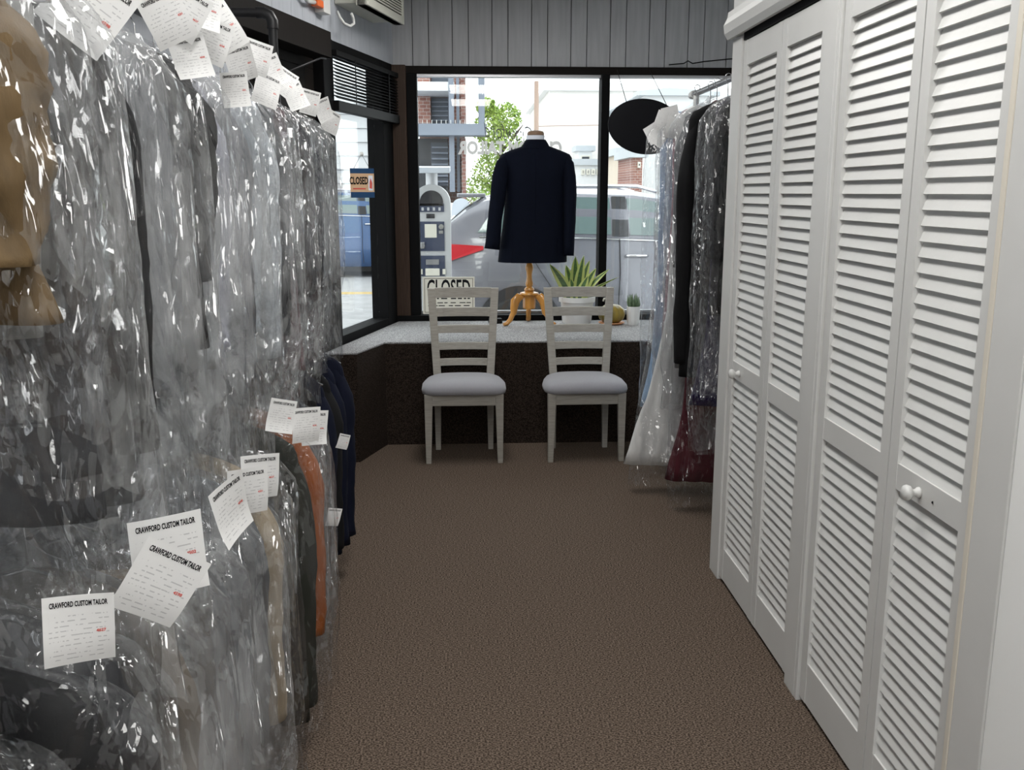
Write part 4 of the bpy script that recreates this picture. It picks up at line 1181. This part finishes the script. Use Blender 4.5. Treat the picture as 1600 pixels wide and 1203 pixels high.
M['palewall'] = mat('pale_stucco', (.78, .76, .73), .9, var=.03, vscale=.6)
M['paleroof'] = mat('pale_grey_roof', (.50, .53, .56), .8)
M['beigewall'] = mat('beige_wall', (.60, .52, .43), .9)
M['bark'] = mat('bark', (.10, .075, .055), .9, bump=.5, bscale=20)
M['pole'] = mat('weathered_pole', (.36, .26, .21), .9)
M['leaves'] = mat('spring_leaves', (.20, .34, .06), .6, col2=(.42, .55, .12), vscale=1.6)
def brick_mat():
    m = mat('red_brick', (.30, .13, .10), .9)
    nt = m.node_tree; b = nt.nodes['Principled BSDF']
    t = nt.nodes.new('ShaderNodeTexBrick'); t.inputs['Scale'].default_value = 3.2
    t.inputs['Color1'].default_value = (.23, .095, .075, 1); t.inputs['Color2'].default_value = (.33, .16, .125, 1); t.inputs['Mortar'].default_value = (.42, .37, .34, 1)
    tc = nt.nodes.new('ShaderNodeTexCoord'); mp = nt.nodes.new('ShaderNodeMapping'); mp.inputs['Rotation'].default_value = (R(90), 0, 0)
    nt.links.new(tc.outputs['Object'], mp.inputs[0]); nt.links.new(mp.outputs[0], t.inputs['Vector']); nt.links.new(t.outputs['Color'], b.inputs['Base Color'])
    return m
M['brick'] = brick_mat()
ZS, ZRD = -.06, -.17
tag(MB().box(-30, 30, YF + .12, 8.62, ZS - .3, ZS).build('pavement', M['pavement']), 'pale concrete pavement outside the shop', kind='structure')
tag(MB().box(-30, 30, 8.62, 8.78, ZRD - .2, ZS + .001).build('kerb', M['kerb']), 'stone kerb along the street', kind='structure')
YY = at_z(566, 458, ZRD).y
YK2 = at_z(566, 434, ZRD).y + 1.6
tag(MB().box(-60, 60, 8.78, YK2, ZRD - .3, ZRD).build('road', M['asphalt']), 'pale asphalt road', kind='structure')
for dy in (-.10, .10):
    tag(MB().box(-60, 60, YY + dy - .05, YY + dy + .05, ZRD, ZRD + .004).build('road_line', M['roadpaint']), 'yellow centre line on the road', kind='structure')
tag(MB().box(-60, 60, YK2, 90, ZRD - .3, ZS).build('far_pavement', M['pavement']), 'pale ground across the street', kind='structure')

# ---- cars
def car(name, label, x_rw, y_near, paint, full=True, flip=1):
    """hatchback: rear axle at x_rw, nose towards +x (flip=1); near side at y_near"""
    t = empty(name, (x_rw, y_near + .9, ZRD), 0, label, 'car')
    hw = .90
    #      x, roof z, belt z, low z, half width scale
    ST = [(-.93, .90, .88, .42, .80), (-.90, 1.12, 1.10, .34, .90), (-.84, 1.26, 1.22, .30, .955), (-.70, 1.40, 1.26, .27, .985), (-.52, 1.55, 1.27, .25, 1), (-.34, 1.655, 1.27, .24, 1), (.0, 1.715, 1.265, .23, 1), (.55, 1.735, 1.255, .22, 1), (1.15, 1.72, 1.24, .22, 1), (1.6, 1.65, 1.23, .22, 1), (2.0, 1.48, 1.20, .22, 1), (2.45, 1.22, 1.14, .22, .995), (2.75, 1.04, 1.00, .23, .98), (3.2, .98, .95, .26, .94), (3.45, .86, .83, .30, .86), (3.52, .62, .60, .36, .78)]
    rings = []
    for x, zr_, zb_, zl, k in ST:
        b = hw * k; g = max(0, min(1, (zr_ - zb_) / .6))
        hal = [(b * .90, zl), (b * .985, zl + .10), (b, .50 if zl < .4 else zl + .14), (b * .995, max(.62, zl + .2) if zr_ > .8 else zl + .2), (b * .97, zb_ - .06), (b * .945, zb_), (b * (.945 - .05 * g), zb_ + (zr_ - zb_) * .55), (b * (.945 - .13 * g), zr_ - .07 * g), (b * (.86 - .24 * g), zr_ - .015 * g), (b * .35, zr_)]
        ring = [(x, -y, z) for y, z in hal] + [(x, y, z) for y, z in hal[::-1]]
        rings.append(ring)
    body = MB().loft(rings).build('body_shell', M[paint], t, smooth='auto')
    def side(x):   # greenhouse side surface at station x
        for (xa, ra, ba, la, ka), (xb_, rb, bb_, lb_, kb) in zip(ST, ST[1:]):
            if xa <= x <= xb_:
                u = (x - xa) / (xb_ - xa); return ra + (rb - ra) * u, ba + (bb_ - ba) * u
        return ST[-1][1:3]
    def pane(name, xs, f0, f1, m, par=t):
        rings = []
        for (x0_, x1_), f in ((xs[0], f0), (xs[1], f1)):
            row = []
            for q in range(7):
                x = x0_ + (x1_ - x0_) * q / 6
                zr_, zb_ = side(x); g = max(0, min(1, (zr_ - zb_) / .6))
                z = zb_ + .02 + (min(zr_, 1.735) - .09 - zb_) * f
                ff = (z - zb_) / max(.05, zr_ - zb_)
                y = hw * (.945 - .05 * g * min(1, ff / .55) - (.08 * g * max(0, (ff - .55) / .45)))
                row.append((x, -y - .008, z))
            rings.append(row)
        top, bot = rings[1], rings[0]
        mb = MB().loft([bot, top], closed=False)
        mb2 = MB().loft([[(x, y + .012, z) for x, y, z in bot], bot, top, [(x, y + .012, z) for x, y, z in top]], closed=False)
        return mb2.build(name, m, par, smooth=False)
    pane('quarter_window', ((-.42, .02), (-.22, .06)), .05, .92, M['carglass'])
    pane('rear_door_window', ((.10, .92), (.14, .90)), .04, .96, M['carglass'])
    pane('pillar', ((.93, 1.10), (.92, 1.06)), .0, 1.0, M['cartrim'])
    pane('front_door_window', ((1.11, 2.02), (1.07, 1.72)), .04, .96, M['carglass'])
    # rear window
    MB().loft([[(-.835, -.66, 1.29), (-.835, .66, 1.29)], [(-.47, -.58, 1.61), (-.47, .58, 1.61)]], closed=False).build('rear_window', M['carglass'], t)
    MB().box(-.62, -.33, -.60, .60, 1.645, 1.685).build('roof_spoiler', M[paint], t, bevel=.012)
    for sy in (-1, 1):
        rl = MB().tube([(-.2, sy * .66, 1.70), (-.1, sy * .66, 1.755), (1.2, sy * .66, 1.755), (1.4, sy * .66, 1.70)], .018, 8).build('roof_rail', M['chromebar'], t, smooth=True)
        # tail lamp wraps the corner
        MB().loft([[(-.915, sy * .70, 1.16), (-.945, sy * .70, .98), (-.93, sy * .84, .96), (-.91, sy * .845, 1.16)], [(-.78, sy * .845, 1.19), (-.78, sy * .885, 1.00), (-.78, sy * .915, 1.00), (-.78, sy * .905, 1.20)], [(-.36, sy * .85, 1.17), (-.36, sy * .86, 1.14), (-.36, sy * .918, 1.14), (-.36, sy * .912, 1.175)]]).build('tail_lamp', M['redlens'], t)
        for xh in (.78, 1.75) if False else (.20, 1.28):
            MB().tube([(xh - .22, sy * .885, 1.07), (xh - .20, sy * .925, 1.075), (xh - .02, sy * .925, 1.075), (xh, sy * .885, 1.07)], .014, 8).build('door_handle', M['chromebar'], t, smooth=True)
        for xw in (0, 2.66):
            # wheel arch lining and wheel
            MB().tube([(xw, sy * .80, .335), (xw, sy * .906, .335)], [.44, .445], 36).build('wheel_arch', M['cartrim'], t, smooth='auto')
            wh = empty('wheel', (xw, sy * .83, .335), parent=t)
            MB().lathe([(.24, -.11), (.32, -.11), (.335, -.08), (.335, .08), (.32, .105), (.24, .11)], 40).build('tyre', M['tyre'], wh, smooth='auto', rot=(R(90), 0, 0))
            MB().lathe([(.0001, .02), (.235, .02), (.245, .10), (.225, .10), (.215, .04), (.0001, .035)], 32).build('rim', M['cartrim'], wh, smooth='auto', rot=(R(90) * -sy * -1 if sy < 0 else R(-90), 0, 0))
            for q in range(5):
                a = 2 * math.pi * q / 5
                y_ = sy * .085
                p0 = Vector((math.cos(a) * .03, y_, math.sin(a) * .03)); p1 = Vector((math.cos(a) * .23, y_, math.sin(a) * .23))
                MB().tube([p0, p1], [.03, .022], 6).build('spoke', M['alloy'], wh)
        MB().tube([(1.0, sy * .872, 1.24), (1.01, sy * .9035, .9), (1.0, sy * .9045, .6), (1.02, sy * .895, .3)], .005, 5).build('door_seam', M['cartrim'], t)
        MB().tube([(.10, sy * .872, 1.26), (.16, sy * .9035, 1.0), (.28, sy * .9045, .82), (.46, sy * .9045, .55), (.52, sy * .895, .32)], .005, 5).build('door_seam', M['cartrim'], t)
        MB().tube([(-.4, sy * .868, 1.262), (.6, sy * .868, 1.248), (1.9, sy * .862, 1.205)], .010, 6).build('belt_moulding', M['chromebar'], t)
    MB().box(-.945, -.88, -.70, .70, .36, .56).build('bumper_insert', M['cartrim'], t, bevel=.01)
    if flip < 0: t.scale = (-1, 1, 1)
    return t
YCAR = 9.35
car('parked_car', 'grey hatchback parked at the kerb behind the dress form', at_y(812, 480, YCAR).x, YCAR, 'carpaint')
YBC = at_z(566, 434, ZRD).y
car('parked_car', 'blue car across the street seen through the side window', at_y(575, 420, YBC).x - 1.1, YBC, 'bluepaint')

# ---- pay station on the pavement
YPm = 8.05
mc = at_y(674, 300, YPm)
pmr = empty('pay_station', (mc.x, YPm, ZS), label='grey and navy parking pay station with a domed top outside the window', cat='parking meter')
hwm = at_y(704, 330, YPm).x - mc.x
zd = at_y(674, 318, YPm).z - ZS            # springing of the dome
def dome(hw_, z0_, zc_, n=20, sx_=1.0):
    return [(-hw_, z0_)] + [(-hw_ * math.cos(math.pi * k / n), zc_ + hw_ * sx_ * math.sin(math.pi * k / n)) for k in range(n + 1)] + [(hw_, z0_)]
MB().prism(dome(hwm, .02, zd), 'y', -.02, .26).build('housing', M['meter'], pmr, bevel=.008)
MB().prism(dome(hwm * .62, zd - .02, zd + .01), 'y', -.028, -.02).build('display_window', M['screen'], pmr)
def zrel(py): return at_y(674, py, YPm).z - ZS
wi = hwm * .66
def face(name, m, x0, x1, pya, pyb, y0=-.028, y1=-.02, par=pmr):
    return MB().box(x0, x1, y0, y1, zrel(pyb), zrel(pya)).build(name, m, par)
st_ = face('button_strip', M['meterblue'], -wi, wi, 318, 331)
for q in range(4): MB().box(-wi * .8 + q * wi * .45, -wi * .62 + q * wi * .45, -.034, -.028, zrel(329), zrel(324)).build('button', M['meter'], pmr)
face('direction_plate', M['screen'], -.045, .025, 334, 341)
face('instruction_panel', M['meterblue'], -wi, wi, 346, 392)
face('instruction_card', M['sign_cream'], -.06, .04, 350, 371, -.034, -.028)
MB().lathe([(.0001, .02), (.022, .02), (.024, 0)], 16).build('coin_knob', M['chromebar'], pmr, loc=(wi * .75, -.028, zrel(354)), rot=(R(90), 0, 0))
MB().box(wi * .55, wi * .9, -.036, -.028, zrel(365), zrel(360)).build('coin_slot', M['chromebar'], pmr)
MB().box(-wi * .95, -wi * .6, -.05, -.028, zrel(388), zrel(378)).build('handle', M['alloy'], pmr, bevel=.006)
face('lower_panel', M['meterblue'], -wi, wi, 399, 431)
face('receipt_flap', M['alloy'], -.055, .055, 405, 413, -.036, -.028)
MB().box(-.06, .06, -.05, -.028, zrel(430), zrel(419)).build('receipt_tray', M['sign_cream'], pmr, bevel=.004)
for xx in (-.11, .085): MB().box(xx, xx + .025, -.04, -.028, zrel(428), zrel(420)).build('catch', M['sign_cream'], pmr)
MB().tube([(.0, .12, zd + hwm * .9), (.0, .12, zrel(268))], .05, 14).build('neck', M['meter'], pmr, smooth='auto')
MB().quadbox([(-hwm, -.12, zrel(271)), (hwm * 1.0, -.12, zrel(271)), (hwm, .30, zrel(266)), (-hwm, .30, zrel(266)), (-hwm, -.12, zrel(262)), (hwm, -.12, zrel(262)), (hwm, .30, zrel(258)), (-hwm, .30, zrel(258))]).build('solar_panel', M['solar'], pmr, bevel=.004)
# bin-like round-topped sign post behind it
rs = at_y(720, 340, 11.0)
rsx = empty('round_top_panel', (rs.x, 12.9, ZS), label='pale round-topped street panel beyond the grey car', cat='street sign')
hwq = .13
MB().prism(dome(hwq, .3, at_y(720, 325, 12.9).z - ZS), 'y', -.02, .02).build('panel', M['solar'], rsx)
MB().tube([(0, .03, 0), (0, .03, 1.4)], .03, 10).build('post', M['meter'], rsx)

# ---- brick building with slate-grey balcony
YBd = 21.0
bo = at_y(700, 300, YBd)
bd = empty('brick_building', (bo.x, YBd, ZS), label='brick building with slate-grey balcony and posts across the street', cat='building')
def bx(name, m, x0, x1, y0, y1, d0, d1, par=bd, parloc=None):
    a = at_y(x0, y0, YBd); b_ = at_y(x1, y1, YBd)
    return rel(MB().box(a.x, b_.x, YBd + d0, YBd + d1, max(ZS, min(a.z, b_.z)), max(a.z, b_.z)), bd).build(name, m, par)
bx('brick_wall', M['brick'], 648, 728, 40, 318, 1.2, 4.5)
bx('brick_pier', M['brick'], 648, 671, 60, 200, .9, 1.25)
bx('brick_pier', M['brick'], 719, 728.5, 60, 200, .9, 1.25)
bx('brick_pier', M['brick'], 721, 729, 215, 330, .2, 1.25)
w1 = bx('window', M['slatedark'], 671, 700, 145, 196, 1.1, 1.22)
for k in range(6): bx('shutter_slat', M['slatepaint'], 672, 699, 151 + k * 7.5, 153 + k * 7.5, 1.04, 1.1, w1)
w2 = bx('window', M['slatedark'], 671, 700, 112, 128, 1.1, 1.22)
bx('balcony_beam', M['slatepaint'], 646, 759, 196, 214, -.6, 0)
bx('balcony_floor', M['slatepaint'], 646, 757, 197, 203, 0, 1.2)
bx('awning', M['siding'], 646, 710, 130, 144, -.3, 1.2)
bx('post', M['slatepaint'], 700, 711, 60, 300, -.35, -.1)
bx('post', M['slatepaint'], 746.5, 757, 60, 197, -.35, -.1)
bx('post', M['slatepaint'], 711.5, 719, 60, 300, .5, .8)
for k in range(12):
    x_ = 661 + k * 7.2
    if x_ < 745: bx('baluster', M['cordwhite'], x_, x_ + .9, 167 if x_ > 727 else 190, 196, -.45, -.42)
bx('hand_rail', M['cordwhite'], 727, 747, 165.5, 167.5, -.46, -.41)
bx('ground_floor', M['shopdark'], 648, 700, 214, 320, .6, 1.2)
sdr = bx('shutter_door', M['slatedark'], 672, 700, 221, 290, .4, .6)
for k in range(7): bx('step', M['slatepaint'], 674, 700, 228 + k * 9, 230.5 + k * 9, .25, .4, sdr)
# ---- white house seen through the side window
sx1 = at_y(646, 300, 21).x - .3
sdh = empty('white_house', (sx1 - 6, 22.5, ZS), label='white clapboard house seen through the narrow side window', cat='building')
MB().box(-6, 6, .05, 5, 0, 6.5).build('wall', M['siding'], sdh)
for k in range(20):
    z_ = .25 + k * .31
    MB().quadbox([(-6, -.03, z_), (6, -.03, z_), (6, .05, z_), (-6, .05, z_), (-6, .02, z_ + .305), (6, .02, z_ + .305), (6, .05, z_ + .305), (-6, .05, z_ + .305)]).build('clapboard', M['siding'], sdh)
MB().box(-6.2, 6.2, -.35, .0, 3.55, 3.75).build('eaves_board', M['siding'], sdh)

# ---- tree
tr = at_y(785, 230, 27.0)
te = empty('street_tree', (tr.x, 27.0, ZS), label='light green tree beside the brick building', cat='tree')
MB().tube([(0, 0, 0), (.05, 0, 1.2), (-.05, 0, 2.4), (0, 0, 3.4)], [.16, .13, .08, .03], 10).build('trunk', M['bark'], te, smooth=True)
rnd = random.Random(9)
for k in range(7):
    a = rnd.uniform(0, 6.28); z_ = 1.4 + k * .22
    MB().tube([(0, 0, z_), (math.cos(a) * .5, math.sin(a) * .5, z_ + .5), (math.cos(a) * .7, math.sin(a) * .6, z_ + .7)], [.05, .035, .012], 6).build('branch', M['bark'], te, smooth=True)
mb = MB()
blobs = [(-.25, 2.1, .65), (.35, 2.0, .7), (.0, 2.7, .7), (-.3, 3.3, .55), (.1, 3.6, .45), (-.45, 3.9, .28), (.55, 2.6, .4), (-.6, 1.5, .6), (.6, 1.4, .6), (0, 1.2, .6)]
for k in range(9000):
    bx_, bz_, br_ = rnd.choice(blobs)
    v = Vector((rnd.gauss(0, 1), rnd.gauss(0, 1), rnd.gauss(0, 1))).normalized() * br_ * rnd.uniform(.35, 1.0) ** .5
    c = Vector((bx_, 0, bz_)) + v
    a = Vector((rnd.uniform(-1, 1), rnd.uniform(-1, 1), rnd.uniform(-1, 1))).normalized() * .045
    b_ = a.cross(Vector((rnd.uniform(-1, 1), rnd.uniform(-1, 1), rnd.uniform(-1, 1)))).normalized() * .032
    i0 = len(mb.v); mb.v += [tuple(c - a), tuple(c + b_), tuple(c + a), tuple(c - b_)]; mb.f.append((i0, i0 + 1, i0 + 2, i0 + 3))
o = mb.build('foliage', M['leaves'], te); o['kind'] = 'stuff'
# low shrub by the road
sbp = at_y(764, 300, 19.0)
sb = empty('roadside_shrub', (sbp.x + .1, 21.4, ZS), label='low green shrub behind the grey car', cat='shrub')
MB().tube([(0, 0, 0), (0, 0, .6)], .04, 8).build('stem', M['bark'], sb)
mb = MB()
for k in range(1500):
    v = Vector((rnd.gauss(0, 1), rnd.gauss(0, 1), rnd.gauss(0, 1))).normalized() * rnd.uniform(.2, 1) ** .5
    c = Vector((v.x * .55, v.y * .4, .95 + v.z * .75))
    a = Vector((rnd.uniform(-1, 1), rnd.uniform(-1, 1), rnd.uniform(-1, 1))).normalized() * .04
    b_ = a.cross(Vector((rnd.uniform(-1, 1), rnd.uniform(-1, 1), rnd.uniform(-1, 1)))).normalized() * .03
    i0 = len(mb.v); mb.v += [tuple(c - a), tuple(c + b_), tuple(c + a), tuple(c - b_)]; mb.f.append((i0, i0 + 1, i0 + 2, i0 + 3))
o = mb.build('foliage', M['leaves'], sb); o['kind'] = 'stuff'

# ---- utility pole, pale far buildings
up = at_y(838, 200, 30.0)
u_ = empty('utility_pole', (up.x, 30.0, ZS), label='slender brownish utility pole rising above the jacket', cat='pole')
MB().tube([(0, 0, 0), (0, 0, at_y(838, 127, 30).z - ZS)], [.09, .07], 10).build('shaft', M['pole'], u_, smooth=True)
MB().tube([(0, 0, 3.6), (5, 3, 3.9)], .015, 5).build('wire', M['pole'], u_)
def far_building(label, px0, px1, pyt, Y, depth, wall, roof, wins=(), gable=False):
    a = at_y(px0, pyt, Y); b_ = at_y(px1, pyt, Y)
    cx = (a.x + b_.x) / 2; w_ = (b_.x - a.x) / 2; h_ = a.z - ZS
    t = empty('far_building', (cx, Y, ZS), label=label, cat='building')
    MB().box(-w_, w_, 0, depth, 0, h_).build('wall', M[wall], t)
    if gable:
        MB().prism([(-w_ - .3, h_), (w_ + .3, h_), (w_ + .3, h_ + .15), (-w_ * .3, h_ + w_ * .22), (-w_ - .3, h_ + .15)], 'y', -.3, depth + .3).build('roof', M[roof], t)
    else:
        MB().box(-w_ - .15, w_ + .15, -.15, depth, h_, h_ + .25).build('roof', M[roof], t)
    for (q0, q1, r0, r1) in wins:
        p0 = at_y(q0, r0, Y); p1 = at_y(q1, r1, Y)
        wn_ = MB().box(p0.x - cx, p1.x - cx, -.12, .02, p1.z - ZS, p0.z - ZS).build('window', M['sign_cream'], t)
        MB().box(p0.x - cx + .06, p1.x - cx - .06, -.14, -.11, p1.z - ZS + .06, p0.z - ZS - .06).build('pane', M['shopdark'], wn_)
    return t
far_building('big pale warehouse with a low grey roof behind the jacket', 858, 1010, 142, 48, 14, 'palewall', 'siding', gable=True)
far_building('low pale house with a row of dark windows right of the jacket', 897, 950, 258, 40, 5, 'siding', 'paleroof', [(908 + k * 8, 913 + k * 8, 264, 273) for k in range(5)])
far_building('small pale tower house right of the jacket', 904, 925, 236, 46, 1.6, 'siding', 'paleroof', [(907, 922, 243, 254)])
far_building('beige house right of the mullion', 968, 990, 242, 34, 4, 'beigewall', 'paleroof', [(972, 977, 247, 258), (981, 986, 247, 258)])
far_building('white gabled house behind the hanging oval board', 1006, 1110, 150, 36, 9, 'siding', 'paleroof', [(1012, 1020, 200, 225), (1028, 1036, 200, 225)], gable=True)
far_building('small red brick hut beside the hanging gowns', 990, 1004, 246, 30, 3, 'brick', 'paleroof', [(996, 1000, 253, 262)])
